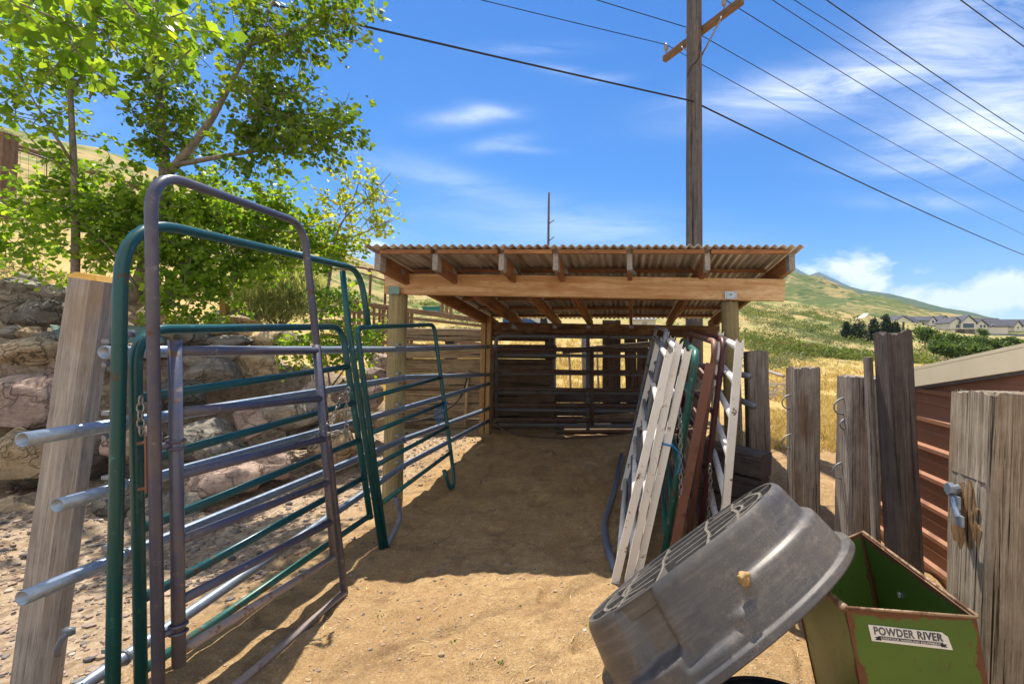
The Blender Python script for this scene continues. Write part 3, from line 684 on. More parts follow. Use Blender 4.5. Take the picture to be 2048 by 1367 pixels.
LF = lambda z: V3(lean(1.93, z, tt)+.0, 1.93+.05*(1.7-z)/1.7, z); RF = lambda z: V3(lean(3.60, z, tt), 3.60+.05*(1.7-z), z)
tb('frame', [LF(.02), LF(1.66), RF(1.735), RF(.27)], .0215, M_TEAL, tp_, 16, rad=.15)
for zl, zr in ((1.383, 1.435), (1.123, 1.16), (.847, .874), (.555, .59), (.257, .296)):
    tb('rail', [LF(zl), RF(zr)], .0205, M_TEAL if zl > .5 else M_TEAL2, tp_)
tc = thing('corral_gate', 'teal corral panel with looped foot running to the shed post', 'gate', (-1.97, 4.5, 0), 'teal corral panels')
NR = lambda z: V3(lean(3.76, z, tt)+.012, 3.80, z); FR = lambda z: V3(lean(5.30, z, tt), 5.28, z)
tb('frame', [NR(.0), NR(1.735), FR(1.82), FR(.20), FR(.06)+V3(-.005, -.03, 0), FR(.05)+V3(-.01, -.12, 0), FR(.28)+V3(0, -.24, 0)], .0205, M_TEAL, tc, 16, rad=.09)
for zl, zr in ((1.174, 1.241), (.90, .96), (.643, .695), (.338, .42)): tb('rail', [NR(zl), FR(zr)], .0195, M_TEAL2 if zl < .4 else M_TEAL, tc)
tb('foot_loop', [NR(.32)+V3(.0, .24, 0), NR(.12)+V3(.0, .30, 0), NR(.0)+V3(0, .02, 0)], .0195, M_BLUEPIPE, tc, rad=.12)
g = G(); c = FR(.96)
for q in range(5):
    g.add(tube([c+V3(.02*q-.05, -.03, 0), c+V3(.02*q-.07+random.uniform(-.02, .02), -.05, -.10), c+V3(.015*q-.07, -.05, -.18-.03*(q % 3))], .006, 5))
g.add(tube([c+V3(math.cos(a)*.032, math.sin(a)*.032, 0) for a in [2*math.pi*q/10 for q in range(10)]], .012, 6, closed=True))
mkw('frayed_rope', g.V, g.F, M_BLUEROPE, None, label='frayed blue rope tied round the teal panel by the pipe fence', cat='rope')

# ------------------------------------------------------------------ timber wall of old ties behind the fence
tw = thing('timber_wall', 'wall of stacked weathered railway ties behind the pipe fence', 'wall', (-2.6, 8.0, .15))
zz = .12; Yw = 8.0
for k, h in enumerate((.245, .255, .235, .265, .25, .245, .225)):
    xl = -3.82+random.uniform(-.10, .06); xr = -1.28+random.uniform(-.06, .06)
    if k == 6: zz += .045
    for q in range(1):
        beam('tie', (-2.30, Yw+.01, zz+h/2), (-1.26+random.uniform(-.05, .05), Yw+.03, zz+h/2-.01), .20, h-.012, M_TIEBACK, tw, up=(0, 0, 1), ch=.014, rough=.009, around=6)  # right part of the same wall, its shade painted in as darker wood
    xr = -2.315
    beam('tie', (xl, Yw+random.uniform(-.02, .03), zz+h/2), (xr, Yw+random.uniform(-.02, .03)+.02, zz+h/2-random.uniform(-.012, .02)), .21, h-.014, M_TIEWALL, tw, up=(0, 0, 1), ch=.014, rough=.008, around=6)
    zz += h
beam('upright', (-1.31, 8.16, .1), (-1.33, 8.16, 1.72), .16, .17, M_TIE, tw, up=(0, 1, 0), rough=.006, around=4)
beam('upright', (-3.02, 8.18, .1), (-3.02, 8.18, 1.72), .16, .16, M_TIE, tw, up=(0, 1, 0), rough=.006, around=4)
g = thing('wooden_pole', 'pale wooden handle leaning upright against the tie wall', 'tool handle', P(930, 851, 7.8))
tb('shaft', [P(930, 851, 7.8), P(935.5, 748, 7.86)], .022, M_BLADE, g)
tb('fitting', [P(935.2, 752, 7.83), P(935.6, 744, 7.86), P(934, 741, 7.84)], .028, M_PORC, g)
tb('water_hose', [P(935, 752, 7.75), P(925, 790, 7.55), P(905, 812, 7.4), P(870, 833, 7.3), P(825, 842, 7.2), P(790, 846, 7.15)], .011, M_WIRE, None, rad=.2, label='thin dark hose sagging along the foot of the tie wall', cat='hose')

# low boards and upright posts closing the back of the pen
bk = thing('board_fence', 'dark low board fence behind the rear pipe gates', 'fence', (-.1, 8.25, .15))
z = .14
for h in (.24, .23, .22):
    beam('board', (-1.24, 8.22, z+h/2), (1.3, 8.24, z+h/2-.01), .06, h-.012, M_TIEDARK, bk, up=(0, 0, 1), ch=.006, rough=.004, around=4); z += h
for q in range(4): beam('loose_plank', (-1.15+.1*q, 7.62+.10*q, .24+.03*(q % 2)), (1.15-.15*q, 7.60+.11*q, .25+.03*(q % 2)), .11, .05, M_TIEBACK, bk, up=(0, 0, 1), rough=.005, around=4)
beam('loose_plank', P(1165, 838, 8.1), P(1320, 826, 8.05), .03, .10, M_TIEWALL, bk, up=(0, 0, 1), rough=.003, around=4)
beam('rail', P(1125, 702, 8.3), P(1330, 686, 8.2), .05, .10, M_TIE, bk, up=(0, 0, 1), rough=.004, around=4)
RG = 'upright posts behind the rear gates'
for i, (xa, xb, top, lab) in enumerate(((1205, 1241, 640, 'wide dark upright post beside the bright opening behind the rear gates'), (1248, 1271, 655, 'narrower tilted upright post, second from the bright opening behind the rear gates'),
                                        (1274, 1296, 652, 'dark slab post third from the bright opening behind the rear gates'), (1298, 1323, 652, 'dark post just left of the leaning white panels'), (1325, 1352, 652, 'dark post hidden behind the tops of the leaning white panels'))):
    p = thing('timber_post', lab, 'post', P((xa+xb)/2, 860, 8.4), RG); X = (xa+xb)/2
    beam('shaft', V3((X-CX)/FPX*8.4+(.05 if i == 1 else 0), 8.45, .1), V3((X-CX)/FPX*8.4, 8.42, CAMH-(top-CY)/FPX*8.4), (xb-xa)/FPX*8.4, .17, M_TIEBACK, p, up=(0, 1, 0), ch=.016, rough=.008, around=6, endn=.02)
for i, (px, top, lab) in enumerate(((1169, 672, 'weathered wood stake standing in the bright opening behind the rear gates'), (1140, 700, 'thin leaning stick left of the stake in the bright opening'), (1196, 700, 'thin leaning stick right of the stake in the bright opening'))):
    pole('wood_stake', P(px+3, 790, 9.4)-V3(0, 0, .3), P(px-2, top, 9.4), .055 if i == 0 else .022, .05 if i == 0 else .02, M_GREYPOST, None, 8, 8, label=lab, cat='stake')
# two pipe gates across the back
def pipe_gate(label, pts4, zs, r, mat, midx=None, group='rear pipe gates'):
    a, b = pts4; g = thing('pipe_gate', label, 'gate', (a.x, a.y, .2), group)
    z0, z1 = zs[-1], zs[0]; A = lambda z: V3(a.x, a.y, z); B = lambda z: V3(b.x, b.y, z-.03)
    tb('frame', [A(z0), A(z1), B(z1), B(z0)], r*1.15, mat, g, rad=.12)
    for z in zs[1:]: tb('rail', [A(z), A(z).lerp(B(z), .5)+V3(0, random.uniform(-.01, .01), random.uniform(-.012, .012)), B(z)], r, mat, g)
    if midx:
        for t in midx: tb('upright', [A(z0).lerp(B(z0), t)+V3(0, -.02, -.08), A(z1).lerp(B(z1), t)+V3(0, -.02, 0)], r*1.1, mat, g)
    return g
z_ = lambda py, Y: CAMH-(py-CY)/FPX*Y
pipe_gate('rusty brown pipe gate across the back of the shed', (P(986, 700, 7.30), P(1335, 700, 7.36)), [z_(q, 7.3) for q in (697, 740, 776, 809, 838)], .029, M_DKRUST, (.565,))
pipe_gate('grey pipe gate with a rounded top corner behind the rusty gate', (P(992, 700, 7.42), P(1345, 700, 7.46)), [z_(q, 7.42) for q in (671, 709, 746, 783, 818, 848)], .026, M_GATEGREY, (.52,))
tb('bent_rod', [P(990, 845, 7.2), P(1020, 868, 6.9), P(1100, 876, 6.75), P(1190, 874, 6.8), P(1260, 866, 6.9)], .014, M_DKRUST, None, rad=.3, label='bent dark rod lying on the dirt below the rear gates', cat='rod')

# right side of the shed: pipes and short stacked ties
rp = thing('pipe_rails', 'two dull pipes ending beside the right shed post', 'fence', (1.13, 5, 0))
for (px, py, zb) in ((1497, 752, 1.30), (1508, 812, 1.0)):
    p = P(px, py, 4.45); tb('rail', [p, V3(p.x-.02, 7.6, zb)], .030, M_GALVD, rp)
TG = 'short ties stacked by the right shed post'
for i, (lab, c, h) in enumerate((('bottom tie of the short stack beside the right shed post', .10, .20), ('middle tie of the short stack beside the right shed post', .31, .20), ('top tie of the short stack beside the right shed post', .53, .21))):
    t = thing('railway_tie', lab, 'tie', (1.15, 4.25, c-h/2), TG)
    beam('block', (1.16+.02*i, 4.22-.02*i, c+.02), (.70, 4.62, c+.05), .21, h, M_TIEDARK, t, up=(0, 0, 1), ch=.014, rough=.006, around=5)

# ------------------------------------------------------------------ leaning panels on the right
def channel(p0, p1, w, d, mat, name, parent):
    p0 = Vector(p0); p1 = Vector(p1); x, y, z = frame(p1-p0, (0, 1, 0)); L = (p1-p0).length
    M = Matrix((x, y, z)).transposed().to_4x4(); M.translation = p0
    a = w/2; t = .005; k = 9
    top = [(-a+2*a*i/k, L-(.030*math.sin(math.pi*i/k))) for i in range(k+1)]
    V = []; F = []
    rows = 16
    for yy in (-d/2, -d/2+t):
        for r in range(rows):
            for i in range(k+1): V.append((-a+2*a*i/k, yy, (L-.04)*r/(rows-1)))
        for i in range(k+1): V.append((top[i][0], yy, top[i][1]))
    n = (rows+1)*(k+1)
    for r in range(rows):
        for i in range(k):
            q = r*(k+1)+i; F.append((q, q+1, q+k+2, q+k+1)); F.append((n+q+1, n+q, n+q+k+1, n+q+k+2))
    for i in range(k): q = rows*(k+1)+i; F.append((q, q+1, n+q+1, n+q)); F.append((i+1, i, n+i, n+i+1))
    g = G(); g.add((V, F))
    for s in (-1, 1): g.add(box((s*(a-t/2), .001, (L-.01)/2), (t+.001, d-.002, L-.01)))
    return mk(name, g.V, g.F, mat, parent, M)
PG = 'panels leaning against the right shed post'
def lean_panel(label, base, top, Yn, Yf, mat, style, shift=.10, rails=5, r=.021, w=.052):
    b = P(*base, Yn); t = P(*top, Yn); D = V3(shift, 1, 0)*(Yf-Yn); D.z = .12*(Yf-Yn)/1.8
    g = thing('livestock_gate', label, 'gate', b, PG)
    if style == 'channel':
        channel(b, t, w, .042, mat, 'stile', g); channel(b+D, t+D, w, .042, mat, 'stile', g)
        for k in range(rails):
            q = .07+.89*(k/(rails-1))**.85; p = b.lerp(t, q); tb('rail', [p+V3(0, .012, 0), p+D-V3(0, .012, 0)], r, mat, g)
    elif style == 'angle':
        beam('stile', b, t, w, .012, mat, g, up=(0, 1, 0), ch=.003, rough=.001, seg=12)
        x, y, z = frame(t-b, (0, 1, 0)); q = x*(w/2-.006)+V3(0, .028, 0)
        beam('flange', b+q, t+q, .012, .045, mat, g, up=(0, 1, 0), ch=.003)
        for k in range(rails):
            p = b.lerp(t, .06+.86*k/(rails-1)); tb('rail', [p+V3(0, .01, 0), p+D], r, mat, g)
        tb('far_stile', [b+D, t+D], r, mat, g)
    else:
        tb('frame', [b, t, t+D, b+D], r*1.12, mat, g, rad=.13)
        for k in range(rails):
            p = b.lerp(t, .10+.70*k/(rails-1)); tb('rail', [p, p+D], r*.9, mat, g)
    return g, b, t, D
lean_panel('pale blue-grey pipe panel at the very left of the leaning stack', (1244, 1078), (1325, 690), 4.05, 5.5, M_BLUEPIPE, 'pipe', .0, 5, .020)
lean_panel('grey pipe panel leaning just behind the pale blue-grey one', (1252, 1042), (1334, 662), 4.3, 5.9, M_GALVD, 'pipe', .0, 5, .019)
lean_panel('white chipped panel with its foot furthest left in the leaning stack', (1230, 1163), (1341, 698), 3.22, 4.9, M_WHITE, 'channel', .02)
lean_panel('white chipped panel rising tallest in the middle of the three white ones', (1256, 1163), (1359, 680), 3.26, 4.95, M_WHITE, 'channel', .03)
lw3 = lean_panel('white chipped panel with a blue cord tied round it', (1273, 1160), (1377, 694), 3.30, 5.0, M_WHITE, 'channel', .03)
lean_panel('teal pipe panel with peeling paint between the white and brown panels', (1326, 1128), (1393, 705), 3.45, 5.1, M_TEAL2, 'pipe', .05, 5, .024)
lr1 = lean_panel('reddish brown flat-iron panel leaning beside the teal one', (1344, 1122), (1421, 726), 3.34, 5.1, M_RUST, 'angle', .05, 5, .020, .066)
lean_panel('rusty brown pipe panel with a rounded corner behind the flat-iron one', (1375, 1090), (1432, 684), 3.72, 5.4, M_RUST, 'pipe', -.02, 5, .022)
lean_panel('dark plum pipe panel leaning behind the rusty brown ones', (1398, 1078), (1449, 679), 3.82, 5.5, M_PLUM, 'pipe', -.02, 5, .022)
lean_panel('white panel standing apart at the right with steep diagonal rails', (1441, 1130), (1480, 677), 3.3, 4.7, M_WHITE, 'channel', .10, 6, .026)
def cord():
    _, b, t, D = lw3; c = b.lerp(t, .585); x, y, z = frame(t-b, (0, 1, 0)); g = G()
    ring = [c+x*sx*.043+y*sy for sx, sy in ((-1, -.028), (1, -.028), (1.05, .03), (-1.05, .03))]
    g.add(tube(fillet(ring, .01, 3, True), .0065, 6, closed=True))
    g.add(tube(fillet([c+x*.043+V3(0, -.02, 0), c+V3(.09, -.03, -.06), c+V3(.085, -.03, -.16), c+V3(.06, -.02, -.21)], .05), .0055, 6))
    g.add(tube([c-x*.044+V3(0, -.03, 0), c-x*.06+V3(0, -.03, .04)], .0055, 6))
    mkw('blue_cord', g.V, g.F, M_BLUEROPE, None, smooth=True, label='bright blue cord tied round the third white panel', cat='cord')
cord()
CG = 'chains hanging on the leaning panels'
for pts, lab in (([(1360, 815), (1361, 900), (1362, 988)], 'long steel chain hanging in front of the teal panel'), ([(1420, 928), (1421, 970), (1417, 1040)], 'short steel chain hanging on the dark plum panel')):
    V, F = chain_mesh([P(x, y, 3.28 if x < 1400 else 3.55) for x, y in pts], .046, .0045); mkw('steel_chain', V, F, M_CHAIN, None, smooth=True, label=lab, cat='chain', group=CG)
V, F = chain_mesh([P(1479, 826, 4.62), P(1480, 900, 4.64), P(1482, 984, 4.66)], .05, .005); mkw('steel_chain', V, F, M_CHAIN, None, smooth=True, label='grey chain hanging down the front of the right shed post', cat='chain', group=CG)
def gp(px, py, dz=0):
    Y = 3.
    for _ in range(30): Y = (CAMH-gz((px-CX)/FPX*Y, Y)-dz)*FPX/(py-CY)
    return V3((px-CX)/FPX*Y, Y, gz((px-CX)/FPX*Y, Y)+dz)
tb('bent_pipe', [gp(1244, 908, .02), gp(1226, 985, .02), gp(1208, 1045, .02), gp(1212, 1085, .02), gp(1230, 1138, .02)], .028, M_BLUEPIPE, None, rad=.12, label='bent blue-grey pipe lying on the dirt beside the white panels', cat='pipe')

# ------------------------------------------------------------------ right-hand posts
RP = 'old railway tie posts along the right'
def corner_post(label, cx_top, top_py, cx_bot, X, wleft, wfront, mat, ztop=None, rough=.010, extra=None, bot_py=1150):
    Yc = X*FPX/(cx_top-CX); zt = CAMH-(top_py-CY)/FPX*Yc
    pb = (cx_bot-CX)/FPX*Yc
    g = thing('tie_post', label, 'post', (X+wfront/2, Yc+wleft/2, 0), RP)
    zb = CAMH-(bot_py-CY)/FPX*Yc
    dx = (pb-X)/(zb-zt)
    p0 = V3(X+wfront/2+dx*(-.15-zt), Yc+wleft/2, -.15); p1 = V3(X+wfront/2, Yc+wleft/2, zt)
    beam('shaft', p0, p1, wfront, wleft, mat, g, up=(0, 1, 0), ch=.014, rough=rough, seg=60, around=14, endn=.035)
    return g, Yc, zt
g1, Y1, _ = corner_post('big split grey tie post at the right edge with a bolt in rotten wood', 1985, 792, 1972, 1.36, .235, .25, M_TIEPALE, rough=.016)
mkb = P(1938, 982, 1.92); mkb.x = 1.345
g = G(); g.add(tube([mkb+V3(.0, .03, .0), mkb+V3(-.05, .02, -.005)], .021, 12)); g.add(box(mkb+V3(-.052, -.02, -.035), (.012, .05, .05))); g.add(tube([mkb+V3(-.055, -.01, -.02), mkb+V3(-.06, -.05, -.085)], .012, 8)); g.add(box(mkb+V3(-.06, -.055, -.095), (.010, .045, .04)))
g.add(tube([mkb+V3(-.05, .0, .012), mkb+V3(-.07, .0, .012)], .024, 6))
mkw('bolt_bracket', g.V, g.F, M_GALV, g1)
M_ROT = wood('rotten_wood', (.13, .06, .022), (.34, .19, .085), (.55, .42, .27), 90, 1.0, 1.2, long=5, stain=(.42, .17, .03))
rr = random.Random(3); out = []
for k in range(26):
    a = 2*math.pi*k/26; out.append((1.915+.085*math.cos(a)*(1+rr.uniform(-.45, .2)), .895+.175*math.sin(a)*(1+rr.uniform(-.35, .12))))
V = [(1.338, y, z) for y, z in out]+[(1.365, y, z) for y, z in out]; n_ = 26
V.append((1.333, 1.915, .905))
mkw('rotten_wood', V, [(i, (i+1) % n_, 2*n_) for i in range(n_)]+[(i+n_, (i+1) % n_+n_, (i+1) % n_, i) for i in range(n_)], M_ROT, g1)
mkw('saw_cut', *box((1.352, 1.915, 1.075), (.012, .20, .006)), M_TIEDARK, g1)
g2, Y2, z2 = corner_post('tall dark leaning plank post rising above eye level', 1776, 664, 1801, 1.36, .165, .135, M_TIEDARK, rough=.005)
beam('batten', (1.415, Y2+.185, .0), (1.345, Y2+.18, 1.53), .035, .05, M_TIE, g2, up=(0, 1, 0), rough=.004, around=4)
g3, Y3, z3 = corner_post('grey notched tie post with wire hooks beside the tall dark plank', 1703, 757, 1697, 1.36, .215, .20, M_TIE, rough=.016)
g4, Y4, z4 = corner_post('squat brown tie post standing in front of the yellow grass', 1590, 735, 1590, 1.185, .20, .185, M_TIE, rough=.015)
g5, Y5, z5 = corner_post('tie post just right of the round shed post', 1496, 704, 1500, 1.20, .20, .21, M_TIE, rough=.009, bot_py=900)
def hook(parent, c, s=1.):
    pts = [c+V3(.02, 0, .06*s), c+V3(-.045*s, -.01, .045*s), c+V3(-.075*s, -.012, .0), c+V3(-.055*s, -.012, -.04*s), c+V3(.01, 0, -.05*s)]
    mkw('wire_hook', *tube(fillet(pts, .04, 4), .0055, 6), M_GALVD, parent, smooth=True)
hook(g3, V3(1.36, Y3+.10, 1.21)); hook(g3, V3(1.36, Y3+.12, .80)); hook(g3, V3(1.37, Y3+.1, 1.10), .6)
hook(g4, V3(1.19, Y4+.1, 1.18)); hook(g4, V3(1.19, Y4+.1, .89))

# low brown metal shelter on the right
ms = thing('metal_shelter', 'low brown ribbed metal shelter with beige roof trim at right', 'shed', (2.6, 2.8, 0))
def shelter():
    xw = 2.10; y0, y1 = 1.0, 4.45
    ztop = lambda y: 1.275+.178*(3.58-y)
    prof = []; z = -.1; k = 0
    while z < 1.9:
        prof += [(z, 0), (z+.075, 0), (z+.085, .004), (z+.095, 0), (z+.145, 0), (z+.160, .026), (z+.185, .026), (z+.200, 0)]; z += .2005
    ys = np.linspace(y0, y1, 10); V = []; F = []
    for y in ys:
        for (zz, d) in prof: V.append((xw-d, y, min(zz, ztop(y)+.03)))
    n = len(prof)
    for i in range(len(ys)-1):
        for j in range(n-1): F.append((i*n+j, (i+1)*n+j, (i+1)*n+j+1, i*n+j+1))
    mkw('wall', V, F, M_SIDING, ms)
    mkw('wall', *quadprism((xw+.02, y1, 0), (xw+1.9, y1, 0), (xw+1.9, y1, 1.1), (xw+.02, y1, 1.1), .02), M_SIDING, ms)
    s = -.178
    a = lambda y, h, x: V3(x, y, ztop(y)+h)
    mkw('roof_trim', *[q for q in ([a(.9, 0, xw-.055), a(4.62, 0, xw-.055), a(4.62, .115, xw-.055), a(.9, .115, xw-.055), a(.9, 0, xw-.035), a(4.62, 0, xw-.035), a(4.62, .115, xw-.035), a(.9, .115, xw-.035)],
        [(3, 2, 1, 0), (4, 5, 6, 7), (0, 1, 5, 4), (1, 2, 6, 5), (2, 3, 7, 6), (3, 0, 4, 7)])], M_FASCIA, ms)
    mkw('soffit_trim', *[q for q in ([a(.9, -.018, xw-.034), a(4.62, -.018, xw-.034), a(4.62, .0, xw-.034), a(.9, .0, xw-.034), a(.9, -.018, xw+.02), a(4.62, -.018, xw+.02), a(4.62, .0, xw+.02), a(.9, .0, xw+.02)],
        [(3, 2, 1, 0), (4, 5, 6, 7), (0, 1, 5, 4), (1, 2, 6, 5), (2, 3, 7, 6), (3, 0, 4, 7)])], M_GALVD, ms)
    mkw('roof', *quadprism(a(.9, .118, xw-.055), a(4.62, .118, xw-.055), a(4.62, .118, xw+2.2), a(.9, .118, xw+2.2), -.02), M_FASCIA, ms)
shelter()

# ------------------------------------------------------------------ stock tank
TM = Matrix(((.822, .075, -.564), (.098, .958, .270), (.561, -.278, .780))); TO = V3(.408, 1.856, .517)
M_TANKRIB = flat('worn_plastic_rib', (.20, .185, .165), .5, 0, .35, 30)
def tank():
    t = thing('stock_tank', 'dusty black oval plastic stock tank tipped up on the green feeder', 'stock tank', TO)
    M = TM.to_4x4(); M.translation = TO
    nth = 220; H = .328; L0, W0 = .475, .335; L1, W1 = .46, .322
    # wall profile from the open lip (z=0) to the underside (z=H): (z, scale, step weight)
    zs = [0, .006, .014, .024, .030, .034, .05, .08, .105, .125, .14, .155, .17, .19, .22, .25, .28, .30, .315, .324, .328]
    def rad(th, z):
        f = z/H; base = 1.06-.085*f
        if z < .031: base += .055
        # lower belt stands proud; its upper edge jumps between levels round the wall
        d = (math.degrees(th) % 360)
        lev = .185
        for c, wd, lv in ((236, 44, .118), (213, 9, .060), (262, 10, .072), (180, 16, .16), (120, 20, .10), (60, 14, .11)):
            if abs((d-c+180) % 360-180) < wd: lev = lv
        blend = 1/(1+math.exp((z-lev)/.0042))
        base += .062*blend
        # hand-hold recess under the lip of the base
        u = abs((d-243+180) % 360-180)
        rec = 1/(1+math.exp((u-9)/.7))*(1/(1+math.exp(-(z-.122)/.004)))
        base -= .125*rec
        if z > .300: base -= (.018*((z-.300)/.028)**2)
        return base
    V = []; F = []
    levs = sorted(set(zs+[round(.04+.0065*i, 4) for i in range(41)]))
    for z in levs:
        for k in range(nth):
            th = 2*math.pi*k/nth; c, s = math.cos(th), math.sin(th); e = 2/2.35
            r = rad(th, z); V.append((math.copysign(abs(c)**e, c)*L0*r, math.copysign(abs(s)**e, s)*W0*r, z))
    m = len(levs)
    for i in range(m-1):
        for k in range(nth):
            l = (k+1) % nth; F.append((i*nth+k, i*nth+l, (i+1)*nth+l, (i+1)*nth+k))
    # inner wall and floor
    b = len(V)
    for z, q in ((0, .985), (.012, .90), (H-.075, .80)):
        for k in range(nth):
            th = 2*math.pi*k/nth; c, s = math.cos(th), math.sin(th); e = 2/2.35
            V.append((math.copysign(abs(c)**e, c)*L0*1.06*q, math.copysign(abs(s)**e, s)*W0*1.06*q, z))
    for k in range(nth):
        l = (k+1) % nth; F.append((l, k, b+k, b+l))
        for i in range(2): F.append((b+i*nth+l, b+i*nth+k, b+(i+1)*nth+k, b+(i+1)*nth+l))
    F.append(tuple(b+2*nth+k for k in range(nth)))
    body = mk('body', V, F, M_TANK, t, M, smooth=True)
    lip = [(math.copysign(abs(math.cos(a))**(2/2.35), math.cos(a))*L0*1.118, math.copysign(abs(math.sin(a))**(2/2.35), math.sin(a))*W0*1.118, .026) for a in np.linspace(0, 2*math.pi, 161)[:-1]]
    Vl, Fl = tube(lip, .0042, 6, closed=True); mk('lip_bead', Vl, Fl, M_TANKRIB, t, M, smooth=True)
    # sunken underside with a standing rim and reinforcing ribs
    se = lambda th, q, z: Vector((math.copysign(abs(math.cos(th))**(2/2.35), math.cos(th))*L0*q, math.copysign(abs(math.sin(th))**(2/2.35), math.sin(th))*W0*q, z))
    q1 = .952; q0 = .925; zb = H-.055; g = G(); b = []
    V = []; F = []
    for (q, z) in ((q1+.004, H), (q1-.004, H+.005), (q0, H+.005), (q0-.004, H), (q0-.01, zb)):
        for k in range(nth): V.append(se(2*math.pi*k/nth, q, z))
    for i in range(4):
        for k in range(nth):
            l = (k+1) % nth; F.append((i*nth+k, i*nth+l, (i+1)*nth+l, (i+1)*nth+k))
    F.append(tuple(4*nth+k for k in range(nth)))
    mk('base_plate', V, F, M_TANK, t, M)
    hw = .0058; ztop = H+.002
    def wall(pts, closed=False):
        pts = [Vector(p) for p in pts]; n = len(pts)
        V = []; F = []
        for i, p in enumerate(pts):
            tn = (pts[(i+1) % n]-pts[i-1]) if closed else pts[min(i+1, n-1)]-pts[max(i-1, 0)]
            nn = Vector((-tn.y, tn.x, 0)).normalized()*hw
            for o, z in ((-1, zb-.002), (-1, ztop), (1, ztop), (1, zb-.002)): V.append((p.x+nn.x*o, p.y+nn.y*o, z))
        for i in range(n if closed else n-1):
            j = (i+1) % n
            for q in range(3): F.append((i*4+q, i*4+q+1, j*4+q+1, j*4+q))
        g.add((V, F))
    xs = lambda y, q=q0: L0*q*(max(0, 1-(abs(y)/(W0*q))**2.35))**(1/2.35)
    for y in (-.20, -.075, .055, .185):
        wall([(-xs(y, .60), y, 0), (xs(y, .60) if abs(y) < .16 else xs(y, .8), y, 0)])
    for x in (-.27, -.10, .12, .26):
        yy = W0*q0*(1-(abs(x)/(L0*q0))**2.35)**(1/2.35); wall([(x-.03, -yy, 0), (x, -yy*.3, 0), (x, yy*.3, 0), (x+.03, yy, 0)])
    for sgn in (0, 1):
        for q in (.62, .80):
            wall([se(math.pi*sgn+a, q, 0) for a in np.linspace(-1.15, 1.15, 24)])
        for a in (-.5, .02, .55): wall([se(math.pi*sgn+a, .62, 0), se(math.pi*sgn+a, q0, 0)])
    mk('base_rib', g.V, g.F, M_TANKRIB, t, M)
    return M
TMX = tank()
# clod of dried mud on the wall
def clod(name, c, r, mat, label, cat):
    bm = bmesh.new(); bmesh.ops.create_icosphere(bm, subdivisions=3, radius=r)
    for v in bm.verts: v.co *= 1+.55*mnoise.noise(v.co*(1.6/r))+.35*mnoise.noise(v.co*(4/r))
    V = [Vector(c)+v.co for v in bm.verts]; F = [[v.index for v in f.verts] for f in bm.faces]; bm.free()
    return mkw(name, V, F, mat, None, smooth=True, label=label, cat=cat)
M_MUD = flat('dried_mud', (.46, .31, .14), .95, 0, .5, 40)

def tyre():
    t = thing('tyre', 'worn black tyre lying flat under the tipped stock tank', 'tyre', (.50, 1.72, 0))
    prof = [(.21, .03), (.20, .10), (.21, .17), (.25, .195), (.31, .20), (.335, .185), (.345, .15), (.345, .05), (.335, .015), (.31, 0), (.25, .005)]
    n = 64; V = []; F = []
    for k in range(n):
        a = 2*math.pi*k/n
        for (r, z) in prof:
            rr = r+(.006 if r > .34 and k % 2 else 0); V.append((math.cos(a)*rr, math.sin(a)*rr, z))
    m = len(prof)
    for k in range(n):
        for q in range(m): F.append((k*m+q, ((k+1) % n)*m+q, ((k+1) % n)*m+(q+1) % m, k*m+(q+1) % m))
    mk('casing', V, F, M_RUBBER, t, Matrix.Translation((.50, 1.72, 0)), smooth=True)
    g = G()
    for r, z in ((.235, .194), (.265, .2005), (.295, .2025)): g.add(tube([(math.cos(a)*r, math.sin(a)*r, z) for a in np.linspace(0, 2*math.pi, 49)[:-1]], .0025, 6, closed=True))
    mk('sidewall_ring', g.V, g.F, M_RUBBER, t, Matrix.Translation((.50, 1.72, 0)), smooth=True)
tyre()

